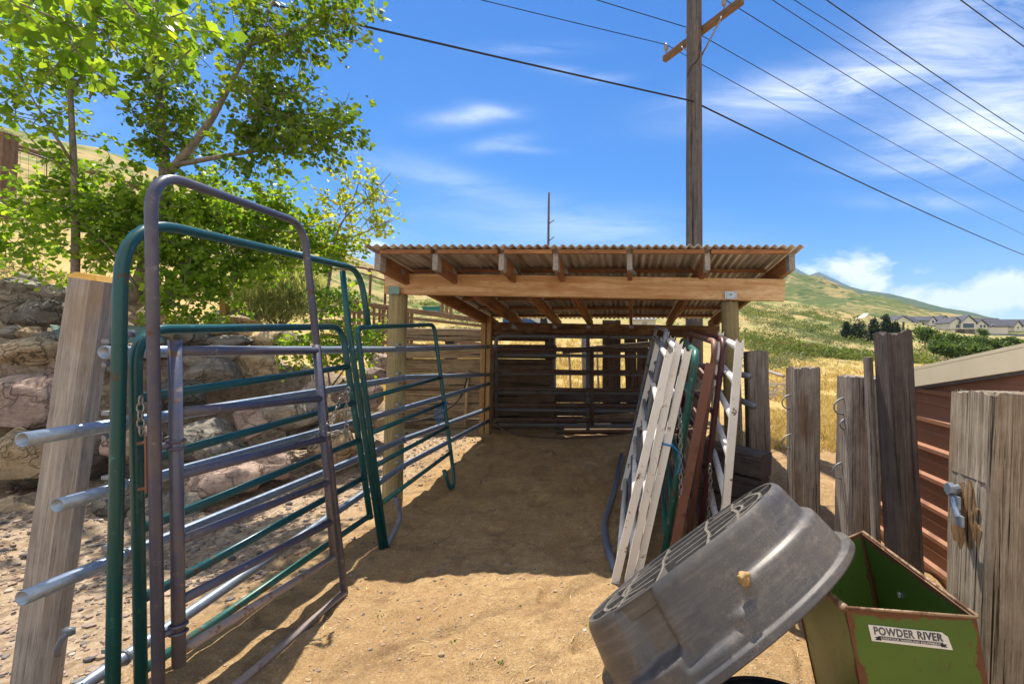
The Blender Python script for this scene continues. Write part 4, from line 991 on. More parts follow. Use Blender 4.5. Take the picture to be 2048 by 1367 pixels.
# ------------------------------------------------------------------ green feeder with its sign
def feeder():
    f = thing('feed_bin', 'rusty green steel feed bin with a white name sign on its front', 'feed bin', (1.0, 1.85, 0))
    sh = lambda x, z: x-.205*(z-.75)
    FL = V3(.703, 1.555, .75); FR_ = V3(1.096, 1.512, .742); BR = V3(1.058, 2.17, .752); BL = V3(.735, 2.20, .60)
    low = lambda p: V3(sh(p.x, 0)+(p.z-.75)*.2, p.y+(.03 if p.y < 1.8 else -.03), .0)
    def sheet(name, a, b, c, d, t, nu=30, nv=30, edges=(1, 1, 1, 1)):
        a, b, c, d = map(Vector, (a, b, c, d)); nrm = (b-a).cross(d-a).normalized()*t; V = []; F = []; E = []
        for lay in (0, 1):
            for j in range(nv+1):
                for i in range(nu+1):
                    u, v = i/nu, j/nv; p = (a*(1-u)+b*u)*(1-v)+(d*(1-u)+c*u)*v
                    p = p+nrm*lay+nrm.normalized()*(mnoise.noise((u*2.2, v*2.2, a.x*3))*.006*math.sin(math.pi*u)*math.sin(math.pi*v)); V.append(p)
                    wd = (b-a).length; ht = (d-a).length
                    de = min(u*wd if edges[0] else 9, (1-u)*wd if edges[1] else 9, v*ht if edges[2] else 9, (1-v)*ht if edges[3] else 9)
                    top = (1-v)*ht
                    e = max(0, 1-de/.035)
                    if edges[3] == 2: e = max(e, (1-top/.085)*.62*(1-.35*u))
                    E.append(max(0., e))
        n = (nu+1)*(nv+1)
        for j in range(nv):
            for i in range(nu):
                q = j*(nu+1)+i; F.append((q+1, q, q+nu+1, q+nu+2)); F.append((n+q, n+q+1, n+q+nu+2, n+q+nu+1))
        per = [i for i in range(nu)]+[j*(nu+1)+nu for j in range(nv)]+[nv*(nu+1)+i for i in range(nu, 0, -1)]+[j*(nu+1) for j in range(nv, 0, -1)]
        for k in range(len(per)): p, q = per[k], per[(k+1) % len(per)]; F.append((p, q, n+q, n+p))
        o = mkw(name, V, F, M_FEED, f); at = o.data.attributes.new('edge', 'FLOAT', 'POINT'); at.data.foreach_set('value', E); return o
    fp = sheet('front_panel', low(FL), low(FR_), FR_, FL, -.003, 40, 60, (1, 1, 0, 2))
    sheet('side_panel', low(FR_)+V3(-.004, .004, 0), low(BR)+V3(-.004, -.004, 0), BR+V3(-.004, -.004, -.002), FR_+V3(-.004, .004, -.002), -.003, 30, 30, (1, 1, 0, 1))
    sheet('side_panel', low(BL)+V3(.004, -.004, 0), low(FL)+V3(.004, .004, 0), FL+V3(.004, .004, -.002), BL+V3(.004, -.004, -.002), -.003, 30, 30, (1, 1, 0, 1))
    sheet('back_panel', low(BR), low(BL), BL, BR, -.003, 30, 30, (1, 1, 0, 1))
    sheet('floor_panel', V3(.80, 1.56, .30), V3(1.17, 1.53, .30), V3(1.14, 2.13, .30), V3(.80, 2.15, .30), .003, 20, 20)
    rimm = M_RIM
    mkw('rim', *tube(fillet([BL, FL+V3(-.004, -.004, 0)], .02), .013, 10), rimm, f, smooth=True)
    mkw('rim', *tube([FL+V3(0, -.003, .002), FR_+V3(.003, -.003, .002)], .0048, 8), rimm, f, smooth=True)
    mkw('rim', *tube([FR_+V3(.004, 0, .003), BR+V3(.003, 0, .003)], .0062, 8), rimm, f, smooth=True)
    mkw('rim', *tube([BR+V3(0, 0, .003), BL], .005, 8), rimm, f, smooth=True)
    # bolt inside the right wall
    c = V3(sh(1.075, .60)-.012, 1.92, .60); mkw('bolt', *tube([c+V3(.008, 0, 0), c+V3(-.012, 0, 0)], .012, 8), M_GALVD, f)
    # sign: in the plane of the front panel
    ux = (FR_-FL).normalized(); uz = (FL-low(FL)); uz = (uz-ux*uz.dot(ux)*0).normalized(); nn = ux.cross(uz).normalized()
    if nn.y > 0: nn = -nn
    at = lambda u, v, o: FL+ux*u+uz*v+nn*o
    # corners measured along the panel: u right, v up from the top edge
    u0, u1, v0, v1 = .062, .302, -.105, -.052
    tilt = -.028
    sg = lambda u, v, o: at(u, v+tilt*(u-u0), o)
    ring = [(u0, v0), (u1+.004, v0-.002), (u1-.004, v1-.012), (u1-.014, v1-.004), (u1-.02, v1+.001), (u0+.12, v1), (u0+.06, v1+.001), (u0-.002, v1+.001)]
    V = [sg(a, b, .0035) for a, b in ring]+[sg(a, b, .0015) for a, b in ring]; n = len(ring)
    sign = mkw('sign_plate', V, [tuple(range(n)), tuple(range(2*n-1, n-1, -1))]+[(i+n, (i+1) % n+n, (i+1) % n, i) for i in range(n)], M_SIGN, f)
    def text(s, size, u, v, width, mat, name, lift, bold=0.):
        cu = bpy.data.curves.new('txt', 'FONT'); cu.body = s; cu.size = size; cu.offset = bold; cu.space_character = 1.08
        ob = bpy.data.objects.new('txt', cu); C.objects.link(ob); bpy.context.view_layer.update()
        me = bpy.data.meshes.new_from_object(ob.evaluated_get(bpy.context.evaluated_depsgraph_get()))
        xs = [q.co.x for q in me.vertices]; k = width/(max(xs)-min(xs)); x0 = min(xs)
        V = [sg(u+(q.co.x-x0)*k, v+q.co.y, lift) for q in me.vertices]; F = [tuple(p.vertices) for p in me.polygons]
        bpy.data.objects.remove(ob); bpy.data.curves.remove(cu); bpy.data.meshes.remove(me)
        mkw(name, V, F, mat, sign)
    text('POWDER RIVER', .036, u0+.012, v0+.0245, .208, M_INK, 'lettering', .0042, .0012)
    text('POWDER RIVER', .036, u0+.0128, v0+.0245, .208, M_INK2, 'lettering', .0045, -.0010)
    rb = [(u0+.022, v0+.0085), (u1-.022, v0+.0085), (u1-.022, v0+.0195), (u0+.022, v0+.0195)]
    g = G(); g.add(([sg(a, b, .0042) for a, b in rb], [(0, 1, 2, 3)]))
    for q, s in ((u0+.024, -1), (u1-.024, 1)):
        g.add(([sg(q-s*.006, v0+.0045, .0038), sg(q+s*.014, v0+.0045, .0038), sg(q+s*.008, v0+.010, .0038), sg(q+s*.014, v0+.0155, .0038), sg(q-s*.006, v0+.0155, .0038)], [(0, 1, 2, 3, 4)] if s > 0 else [(4, 3, 2, 1, 0)]))
    mkw('ribbon', g.V, g.F, M_NAVY, sign)
    text('LIVESTOCK HANDLING EQUIPMENT', .0095, u0+.030, v0+.0106, .18, M_SIGN, 'lettering', .0048, .0002)
M_RIM = paint('worn_rim', (.30, .20, .12), .55, .5, (.17, .085, .045))
def mat_sign():
    n = N('sign_white'); c = n.mix(n.ramp(n.noise(45, 5, .7), [(.4, 0), (.7, .4)]), (.74, .74, .70), (.52, .50, .45))
    c = n.mix(n.ramp(n.noise(1, 6, .75, n.map((95, 60, 120)), .8), [(.64, 0), (.66, 1)]), c, (.10, .15, .05)); n.col(c).set(.55, 0, .4); return n.m
M_SIGN = mat_sign()
M_INK = flat('sign_ink', (.055, .065, .10), .6); M_INK2 = flat('sign_ink_grey', (.20, .22, .28), .6); M_NAVY = flat('sign_navy', (.012, .018, .05), .6)
feeder()
clod('mud_clod', TMX @ Vector((.13, -.352, .185)), .021, M_MUD, 'ochre clod of dried mud stuck on the side of the stock tank', 'mud clod')
# ------------------------------------------------------------------ utility poles and wires
up = thing('utility_pole', 'tall weathered wooden utility pole rising behind the shed roof', 'utility pole', (1.23, 9.0, .2))
pole('shaft', (1.235, 9.0, -.3), (1.225, 9.0, 11.5), .170, .128, M_UPOLE, up, 24, 60, .006)
zc = 7.50; A_ = V3(.626, 9.85, zc); B_ = V3(1.834, 8.15, zc); ad = (B_-A_).normalized(); side = V3(-ad.y, ad.x, 0)*.19
side = side if side.x*0+side.y > 0 else -side
beam('crossarm', A_+side*.75, B_+side*.75, .095, .12, M_ARM, up, up=(0, 0, 1), ch=.008, rough=.003, around=3)
for s, z in ((-1, 0), (1, 0)):
    c = V3(1.23, 9, zc)+ad*s*(.62 if s > 0 else .45)+side*.5
    tb('brace', [c+V3(0, 0, -.06), V3(1.23, 9, zc-.55)+side*.62], .017, M_GALVD, up, 6)
INS = []
for t in (-.98, -.33, .62):
    c = V3(1.23, 9, zc+.06)+ad*t+side*.75; g = G()
    prof = [(0, .012), (.10, .012), (.10, .042), (.125, .046), (.14, .028), (.15, .045), (.175, .043), (.20, .02), (.21, .026), (.225, .02)]
    Vp, Fp = tube([c+V3(0, 0, z) for z, r in prof], [r for z, r in prof], 14); mkw('insulator', Vp, Fp, M_PORC, up, smooth=True); INS.append(c+V3(0, 0, .21))
mkw('ground_wire', *tube(fillet([V3(1.09, 8.87, 6.55), V3(1.14, 8.84, 6.72), V3(1.30, 8.85, 6.85), V3(1.345, 8.87, 7.2)], .1), .008, 6), M_WIRE, up, smooth=True)
def wire(label, pts, r, group='overhead wires'):
    out = []
    for a, b in zip(pts[:-1], pts[1:]):
        a = Vector(a); b = Vector(b); L = (b-a).length
        for k in range(24): t = k/24; out.append(a.lerp(b, t)-V3(0, 0, .0009*L*L*4*t*(1-t)*.25))
    out.append(Vector(pts[-1])); V, F = tube(out, r, 6); mkw('power_wire', V, F, M_WIRE, None, label=label, cat='wire', group=group)
def ext(a, b, k): return Vector(a)+(Vector(b)-Vector(a))*k
wire('wire over the left end of the crossarm, lowest of the thin lines', [ext(INS[0], P(970, -2, 8.5), 4), INS[0], ext(INS[0], P(2048, 445, 24), 2.2)], .0085)
wire('wire at the insulator just left of the pole', [ext(INS[1], P(1190, -2, 8.5), 4), INS[1], ext(INS[1], P(2048, 405, 20.6), 2.2)], .0085)
wire('wire from the insulator on the right half of the crossarm', [ext(INS[2], P(1380, -60, 8.0), 4), INS[2], ext(INS[2], P(2048, 348, 17.2), 2.2)], .0085)
h4 = V3(1.17, 8.84, CAMH+(CY-202)/FPX*8.84)
wire('thick black cable strung lowest across the pole', [ext(h4, P(740, 50, 6.6), 2.5), h4, ext(h4, P(2048, 488, 22), 2.2)], .017)
for lab, a, b, ya, yb in (('wire above the crossarm lines, left of the close pair', (1590, -2), (2048, 283), 9.75, 16.5), ('left wire of the close pair crossing the upper right sky', (1624, -2), (2048, 252), 10.17, 16.04), ('thicker right wire of the close pair in the upper right sky', (1680, -2), (2048, 240), 10.6, 16.25),
                          ('thick twisted wire across the top right corner', (1930, -2), (2048, 86), 11., 12.55), ('thinnest wire at the very top right corner', (1966, -2), (2048, 55), 11.1, 12.05)):
    p, q = P(*a, ya), P(*b, yb); wire(lab, [ext(q, p, 1.6 if ya < 10.9 else 4), ext(p, q, 4)], .013 if 'thick' in lab else .0085)
dp = thing('utility_pole', 'slim far utility pole with two bare pegs above the shed roof', 'utility pole', P(1095, 620, 48))
pole('shaft', P(1095, 640, 48), P(1097.8, 385, 48), .15, .10, M_UPOLE, dp, 10, 8, .002)
for y0, y1 in ((448, 440), (482, 474)): tb('peg', [P(1097, y0, 48), P(1108, y1, 47)], .05, M_UPOLE, dp, 6)

# ------------------------------------------------------------------ boulders
def ico(sub):
    bm = bmesh.new(); bmesh.ops.create_icosphere(bm, subdivisions=sub, radius=1)
    V = np.array([v.co[:] for v in bm.verts]); F = [tuple(v.index for v in f.verts) for f in bm.faces]; bm.free(); return V, F
ICO4 = ico(4); ICO1 = ico(1); ICO2 = ico(2)
def rock_shape(Vb, seed, cuts=10, rough=1., lo=.62):
    r = np.random.default_rng(seed); V = Vb.copy()
    for _ in range(cuts):
        n = r.normal(size=3); n /= np.linalg.norm(n); c = r.uniform(lo, .92)
        d = V@n-c; V = V-np.where(d > 0, d*.95, 0)[:, None]*n
    def n3(p, s):
        return (fbm(p[:, 0]*s+seed*3.1, p[:, 1]*s+p[:, 2]*s*1.7, 4, seed)+fbm(p[:, 2]*s+9, p[:, 0]*s*.8-p[:, 1]*s, 4, seed+3))*.5
    L = np.linalg.norm(V, axis=1, keepdims=True); dirn = V/L
    return V+dirn*((n3(dirn, 1.3)*.16+n3(dirn, 4.5)*.055+n3(dirn, 13)*.018)*rough)[:, None]
BG = 'boulders of the retaining bank'
BO = [  # px, py, w, h, Y, kind, label
 (22, 578, 92, 60, 6.0, 'grey', 'pale grey flat-topped boulder at the left edge on the upper ledge'),
 (4, 626, 66, 62, 5.9, 'grey', 'rounded grey boulder cut by the left edge on the upper ledge'),
 (95, 585, 72, 60, 6.05, 'grey', 'dull round boulder touching the leaves beside the yellow-topped post'),
 (82, 626, 112, 58, 5.9, 'dark', 'long dark boulder at the bottom of the upper ledge'),
 (36, 558, 46, 30, 6.2, 'grey', 'small stone resting on top of the upper ledge at far left'),
 (44, 671, 46, 38, 5.4, 'tan', 'small pale rounded stone on the step under the upper ledge'),
 (90, 676, 66, 32, 5.4, 'grey', 'low dappled stone left of the yellow-topped post'),
 (8, 668, 56, 36, 5.4, 'grey', 'grey stone at the left edge on the step'),
 (34, 712, 134, 72, 5.0, 'tan', 'large layered tan slab leaning out at the left edge'),
 (122, 722, 100, 90, 5.2, 'pink', 'bluish boulder half hidden by the yellow-topped post'),
 (38, 806, 136, 116, 4.7, 'pink', 'big pinkish boulder with a ridge at the left edge'),
 (106, 800, 60, 66, 5.0, 'dark', 'dark stone between the pinkish boulder and the post'),
 (26, 918, 152, 122, 4.4, 'tan', 'smooth tan boulder behind the upper pipe end'),
 (84, 945, 96, 92, 4.6, 'dark', 'dark broken stone under the smooth tan boulder'),
 (18, 1054, 150, 136, 4.15, 'tan', 'tan boulder with a brown underside low at the left edge'),
 (4, 1150, 90, 60, 3.9, 'pink', 'reddish stone at the very bottom of the bank at left'),
 (238, 892, 88, 90, 4.5, 'pink', 'brown boulder between the grey post and the teal upright'),
 (232, 1002, 108, 96, 4.3, 'dark', 'dark boulder at ground level just right of the grey post'),
 (318, 1036, 134, 96, 4.4, 'grey', 'blue-grey boulder at ground level behind the slate gate'),
 (396, 888, 138, 90, 5.0, 'grey', 'pinkish grey boulder dappled with shade behind the gate rails'),
 (428, 966, 136, 88, 4.75, 'pink', 'brown boulder with a rounded end at ground level behind the gate'),
 (486, 852, 80, 76, 5.3, 'pink', 'split pink boulder in the middle of the lower row'),
 (566, 834, 112, 86, 5.5, 'grey', 'large rough boulder right of the split pink one'),
 (530, 932, 96, 62, 5.1, 'pink', 'pink faceted stone at ground level behind the gate latch'),
 (652, 892, 94, 82, 5.6, 'tan', 'tan block of stone behind the gate latch post'),
 (620, 790, 60, 60, 6.0, 'pink', 'small stone behind the latch chain'),
 (690, 850, 60, 58, 6.1, 'tan', 'tan stone just left of the teal double uprights'),
 (690, 790, 62, 52, 6.5, 'pink', 'shadow-striped pink stone behind the teal uprights'),
 (738, 792, 62, 62, 6.7, 'pink', 'pink grey stone in the gap left of the round shed post'),
 (736, 752, 56, 36, 6.9, 'pink', 'flat pale stone on top of the gap left of the shed post'),
 (752, 730, 50, 54, 7.2, 'pink', 'pale pink rounded stone beside the round shed post, topmost there'),
 (752, 845, 48, 52, 6.5, 'tan', 'small tan stone at the foot of the bank beside the shed post'),
 (712, 905, 56, 48, 5.9, 'tan', 'low stone at ground level behind the teal uprights'),
 (500, 735, 108, 58, 6.2, 'tan', 'bright tan boulder lit by sun above the gravel slope'),
 (520, 680, 70, 46, 6.6, 'tan', 'pale squarish boulder below the teal top rail'),
 (570, 684, 64, 46, 6.8, 'pink', 'brown wedge of rock right of the pale squarish boulder'),
 (404, 752, 112, 72, 5.7, 'grey', 'grey lichen-covered boulder behind the top gate rail'),
 (340, 790, 92, 100, 5.4, 'dark', 'dark boulder between the two slate uprights'),
 (425, 712, 110, 50, 6.0, 'grey', 'long pale boulder along the top gate rail'),
 (380, 682, 70, 48, 6.1, 'dark', 'dark rounded boulder below the teal top rail'),
 (446, 684, 76, 36, 6.2, 'grey', 'mossy boulder under the teal top rail'),
 (448, 662, 92, 30, 6.5, 'tan', 'thin shaded slab just under the teal top rail'),
 (452, 645, 110, 30, 6.8, 'tan', 'broad pale slab just above the teal top rail'),
 (478, 634, 70, 30, 7.2, 'grey', 'flat grey slab at the foot of the grey-green shrub'),
 (424, 630, 52, 22, 7.1, 'grey', 'small flat stone beside the short wooden post'),
 (267, 606, 40, 46, 6.5, 'grey', 'round cracked stone right of the tall teal upright'),
 (298, 630, 58, 62, 6.4, 'tan', 'brown rounded boulder behind the slate upright'),
 (266, 640, 34, 32, 6.2, 'tan', 'small yellowish stone under the round cracked stone'),
 (352, 584, 42, 28, 7.2, 'pink', 'grey stone glimpsed among the low leaves'),
 (345, 648, 56, 44, 6.5, 'tan', 'tan stone hidden under the drooping leaves'),
 (300, 700, 80, 60, 5.8, 'dark', 'dark slab behind the teal corner'),
 (196, 716, 90, 72, 5.4, 'grey', 'grey boulder hidden behind the yellow-topped post'),
 (600, 860, 60, 80, 5.7, 'dark', 'dark narrow stone in the gap left of the tan block'),
 (280, 900, 90, 90, 4.9, 'dark', 'dark stone deep between the teal and slate uprights'),
 (150, 900, 120, 130, 4.7, 'grey', 'boulder wholly behind the grey weathered post'),
]
for i, (px, py, w_, h_, Y, kd, lab) in enumerate(BO):
    c = P(px, py, Y); s = Y/FPX*.52
    V = rock_shape(ICO4[0], 100+i*7, 15, .85, .52)
    V = V/np.array([np.abs(V[:, 0]).max(), np.abs(V[:, 1]).max(), np.abs(V[:, 2]).max()])
    V = V*np.array([w_*s, max(w_, h_)*s*.95, h_*s]); rz = random.uniform(-.35, .35)
    mk('boulder', (V).tolist(), ICO4[1], ROCKS[kd], None, Matrix.Translation(c+V3(0, .10, 0)) @ Matrix.Rotation(random.uniform(-.12, .12), 4, 'Y'), smooth=True, label=lab, cat='boulder', group=BG)
# gravel
def scatter_stones(name, pts, sizes, mat, base, tints=None):
    V0, F0 = base; n = len(V0); allV = []; allF = []; vars_ = [rock_shape(V0, 500+k, 6, 1.3) for k in range(8)]
    for i, (p, s) in enumerate(zip(pts, sizes)):
        a = random.uniform(0, 6.28); ca, sa = math.cos(a), math.sin(a); v = vars_[i % 8]*np.array([s*random.uniform(.8, 1.4), s*random.uniform(.7, 1.1), s*random.uniform(.4, .7)])
        v = v@np.array([[ca, sa, 0], [-sa, ca, 0], [0, 0, 1]])+np.array(p); allV.append(v); allF += [(f[0]+i*n, f[1]+i*n, f[2]+i*n) for f in F0]
    o = mk(name, np.vstack(allV).tolist(), allF, mat, None, smooth=False, kind='stuff')
    at = o.data.attributes.new('tint', 'FLOAT', 'POINT'); at.data.foreach_set('value', np.repeat(RNG.random(len(pts)), n)); return o
def mat_gravel():
    n = N('gravel_stone'); a = n.n('Attribute', attribute_name='tint').outputs['Fac']
    c = n.ramp(a, [(0, (.10, .10, .11)), (.25, (.22, .20, .19)), (.45, (.34, .25, .20)), (.65, (.42, .33, .25)), (.85, (.36, .21, .15)), (1, (.55, .48, .40))])
    n.col(n.mix(n.ramp(n.noise(30, 4), [(.4, 0), (.7, .5)]), c, (.15, .12, .10))).set(.85, 0, .25).bump(n.noise(60, 4), .3, .005); return n.m
M_GRAV = mat_gravel()
pts = []; sz = []
while len(pts) < 12500:
    Y = random.uniform(1.7, 7.6); X = random.uniform(-6.0, -1.95)
    wgt = sm((-X-2.15+.35*vnoise(X*1.5, Y*1.5, 4))/.6)*(1. if Y < 5 else .8)
    if random.random() > wgt: continue
    s = random.uniform(.005, .013) if random.random() < .86 else random.uniform(.013, .030)
    pts.append((X, Y, float(ground_h(X, Y))+s*.2)); sz.append(s)
tag_o = scatter_stones('gravel', pts, sz, M_GRAV, ICO1); tagm(tag_o, 'loose mixed gravel covering the slope below the boulders', 'gravel')
pts = []; sz = []
while len(pts) < 6500:
    Y = random.uniform(1.9, 8) if random.random() < .5 else random.uniform(1.9, 4); X = random.uniform(-2.1, 1.4)
    s = abs(random.gauss(0, .0022))+.0016
    if random.random() < .09: s = random.uniform(.006, .012)
    if random.random() < .006: s = random.uniform(.012, .018)
    pts.append((X, Y, float(ground_h(X, Y))+s*.15)); sz.append(s)
tag_o = scatter_stones('pebbles', pts, sz, M_GRAV, ICO1); tagm(tag_o, 'small pebbles and crumbs scattered over the tan dirt of the pen', 'pebbles')

def litter():
    g = G()
    for k in range(520):
        Y = random.uniform(1.9, 7.2); X = random.uniform(-2.0, 1.5); z = float(ground_h(X, Y)); a = random.uniform(0, 6.28); L = random.uniform(.008, .03)
        d = V3(math.cos(a)*L, math.sin(a)*L, 0); s_ = V3(-math.sin(a), math.cos(a), 0)*random.uniform(.0008, .002); c = V3(X, Y, z+.005)
        g.add(([c-d-s_, c-d+s_, c+d+s_+V3(0, 0, .004), c+d-s_+V3(0, 0, .004)], [(0, 1, 2, 3)]))
    tagm(mkw('straw_litter', g.V, g.F, flat('straw', (.62, .47, .24), .8), None, kind='stuff'), 'bits of straw and twig strewn over the dirt', 'litter')
    cs = []
    for (px, py) in ((962, 1150), (1180, 1250), (1040, 1215), (905, 1290), (1000, 1325), (760, 1235)):
        p = gp(px, py); m = 6; cs.append(np.array(p)+RNG.normal(size=(m, 3))*np.array([.009, .009, .004])+np.array([0, 0, .01]))
    c = np.vstack(cs); n = len(c); d = RNG.normal(size=(n, 3)); d[:, 2] = np.abs(d[:, 2])
    tagm(leaf_obj('weed_sprouts', c, d, RNG.normal(size=(n, 3))+np.array([0, 0, 1]), RNG.uniform(.006, .016, n), RNG.random(n), M_LEAF, None, kind='stuff'), 'tiny green weed sprouts in the sunlit dirt', 'weeds')
# ------------------------------------------------------------------ leaves, trees, shrubs
def leaf_arrays(cen, dirs, nrm, size, fold=.25, aspect=.92):
    n = len(cen); d = dirs/np.linalg.norm(dirs, axis=1, keepdims=True); s = np.cross(d, nrm); s /= np.linalg.norm(s, axis=1, keepdims=True)+1e-9; u = np.cross(s, d)
    size = size[:, None]; w = size*aspect*.5; V = np.empty((n, 6, 3))
    V[:, 0] = cen; V[:, 1] = cen+d*size*.22+s*w+u*size*fold*.35; V[:, 2] = cen+d*size*.62+s*w*.78+u*size*fold*.28
    V[:, 3] = cen+d*size; V[:, 4] = cen+d*size*.62-s*w*.78+u*size*fold*.28; V[:, 5] = cen+d*size*.22-s*w+u*size*fold*.35
    b = np.arange(n)[:, None]*6
    F = np.concatenate([b+np.array([[0, 1, 2, 3]]), b+np.array([[0, 3, 4, 5]])], 0)
    return V.reshape(-1, 3), F
def leaf_obj(name, cen, dirs, nrm, size, tint, mat, parent=None, M=None, vper=6, VF=None, **k):
    V, F = VF or leaf_arrays(cen, dirs, nrm, size)
    L = WM[parent].translation if parent else Vector((0, 0, 0))
    o = mk(name, (V-np.array(L)).tolist(), F.tolist(), mat, parent, Matrix.Translation(L), **k)
    at = o.data.attributes.new('tint', 'FLOAT', 'POINT'); at.data.foreach_set('value', np.repeat(tint, vper)); return o
def crown_points(blobs, per=11, tw=.34, size=.07, hang=.35):
    """leaves set along short twigs that fill irregular clumps"""
    C_, D_, N_, S_, T_ = [], [], [], [], []; twigs = []
    for (c, r, n) in blobs:
        c = np.array(c); r = np.array(r); k = 0
        while k < n:
            p = RNG.normal(size=3); p = p/np.linalg.norm(p)*RNG.random()**.45
            q = c+p*r
            if vnoise(q[0]*1.6+q[1]*.7, q[2]*1.6, 31) < -.32 and RNG.random() < .85: k += 1; continue
            d = p+RNG.normal(size=3)*.6+np.array([0, 0, .15]); d /= np.linalg.norm(d); L = tw*RNG.uniform(.5, 1.3)
            clt = np.clip(RNG.normal(.5, .2), 0, 1)
            m = int(per*RNG.uniform(.6, 1.4)); t = RNG.random(m)
            pos = q+d*L*t[:, None]+RNG.normal(size=(m, 3))*size*.55
            dd = d*.5+RNG.normal(size=(m, 3))*.75; dd[:, 2] -= hang
            nn = RNG.normal(size=(m, 3))*.7+np.array([0, 0, .55])
            C_.append(pos); D_.append(dd); N_.append(nn); S_.append(size*RNG.uniform(.45, 1.2, m)); T_.append(np.clip(clt+RNG.normal(0, .16, m), 0, 1)); twigs.append((q, q+d*L)); k += 1
    return np.vstack(C_), np.vstack(D_), np.vstack(N_), np.concatenate(S_), np.concatenate(T_), twigs
M_BARK = wood('grey_bark', (.10, .085, .07), (.24, .215, .185), (.38, .35, .31), 18, .3, .6, long=5)
M_LEAF = leafmat('poplar_leaf', (.055, .125, .014), (.125, .225, .022), (.27, .36, .035), .60)
M_LEAFB = leafmat('young_leaf', (.10, .22, .020), (.21, .36, .034), (.38, .50, .06), .64)
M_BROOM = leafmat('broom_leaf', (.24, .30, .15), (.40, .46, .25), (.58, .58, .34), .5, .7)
M_YEL = leafmat('yellow_leaf', (.20, .30, .02), (.36, .44, .04), (.58, .58, .08), .62)
M_SAGE = leafmat('sage_leaf', (.085, .115, .045), (.16, .195, .085), (.28, .29, .15), .25, .7)
M_SCRUB = leafmat('scrub_leaf', (.075, .115, .022), (.14, .19, .036), (.25, .27, .065), .30, .7)
M_DEEP = leafmat('dark_conifer', (.012, .030, .010), (.028, .055, .016), (.055, .085, .022), .15, .7)
M_OAK = leafmat('oak_leaf', (.035, .080, .016), (.075, .135, .022), (.15, .21, .035), .35, .6)
M_GRASS = leafmat('dry_grass', (.38, .28, .115), (.56, .44, .20), (.72, .61, .34), .30, .8)
def B(px, py, rx, ry, Y, n, rd=None): return (P(px, py, Y), (rx*Y/FPX, rd or (rx+ry)*.5*Y/FPX, ry*Y/FPX), n)
def tree(name, label, base, limbs, blobs, mat, size, per=11, tw=.34, bark=None, twn=.5, group=None, cat='tree', hang=.35):
    t = thing(name, label, cat, base, group); c, d, n, s, tt, twigs = crown_points(blobs, per, tw, size, hang)
    leaf_obj('crown', c, d, n, s, tt, mat, t)
    g = G()
    for pts, r0, r1 in limbs:
        pts = fillet(pts, .4, 5); g.add(tube(pts, list(np.linspace(r0, r1, len(pts))), 9))
    for k, (a, b) in enumerate(twigs):
        if random.random() < twn: g.add(tube([a-(b-a)*.4, (a+b)/2+RNG.normal(size=3)*.02, b], [.006, .004, .002], 4, cap=False))
    mkw('trunk', g.V, g.F, bark or M_BARK, t, smooth=True); return t
# main young cottonwood
tree('cottonwood_tree', 'leafy green cottonwood with a thick forked trunk behind the slate gate', P(262, 600, 6.3), [
    ([P(262, 604, 6.3), P(290, 540, 6.25), P(318, 440, 6.2), P(332, 355, 6.2), P(322, 250, 6.2), P(314, 120, 6.2), P(300, -60, 6.3)], .085, .035),
    ([P(332, 352, 6.2), P(370, 310, 6.05), P(420, 245, 5.9), P(455, 180, 5.8), P(500, 90, 5.7), P(560, -20, 5.7)], .05, .016),
    ([P(352, 330, 6.1), P(430, 315, 5.9), P(520, 300, 5.7), P(600, 290, 5.6), P(690, 250, 5.5)], .032, .006),
    ([P(455, 180, 5.8), P(560, 190, 5.6), P(640, 175, 5.5)], .02, .005), ([P(500, 90, 5.7), P(600, 60, 5.5), P(700, 15, 5.5)], .02, .005),
    ([P(600, 230, 5.5), P(655, 225, 5.5), P(690, 210, 5.5), P(699, 185, 5.5)], .006, .003), ([P(660, 75, 5.5), P(715, 85, 5.5), P(745, 60, 5.5)], .006, .003)],
    [B(455, 150, 75, 85, 5.9, 100), B(560, 235, 90, 60, 5.6, 110), B(645, 262, 55, 34, 5.5, 42), B(500, 300, 55, 34, 5.7, 24), B(590, 70, 95, 48, 5.7, 90), B(670, 20, 55, 34, 5.6, 34), B(430, 30, 90, 50, 6.0, 30),
     B(300, 60, 90, 70, 6.3, 70), B(330, 190, 46, 70, 6.2, 56), B(345, 270, 75, 44, 6.2, 66), B(480, 345, 34, 30, 5.8, 12)], M_LEAF, .066, 18, .34, hang=.5)
tree('cottonwood_tree', 'slender cottonwood sapling with a thin straight trunk at far left', P(150, 560, 5.9), [
    ([P(150, 590, 5.9), P(152, 450, 5.8), P(148, 330, 5.7), P(141, 200, 5.6), P(136, 60, 5.5), P(130, -60, 5.5)], .042, .014),
    ([P(148, 330, 5.7), P(90, 240, 5.4), P(20, 120, 5.2)], .016, .005), ([P(141, 180, 5.6), P(190, 130, 5.6), P(240, 95, 5.7)], .016, .004), ([P(143, 150, 5.6), P(110, 90, 5.5), P(60, 40, 5.4)], .014, .004), ([P(149, 350, 5.7), P(80, 300, 5.5), P(30, 240, 5.4)], .012, .004)],
    [B(130, 180, 60, 70, 5.6, 42), B(55, 160, 45, 50, 5.4, 28), B(70, 230, 60, 32, 5.5, 28), B(205, 175, 34, 44, 5.7, 17), B(60, 50, 110, 46, 5.3, 40), B(190, 60, 70, 40, 5.6, 28), B(225, 270, 40, 44, 5.8, 16), B(120, 320, 34, 26, 5.7, 12)], M_LEAFB, .068, 17, .34)
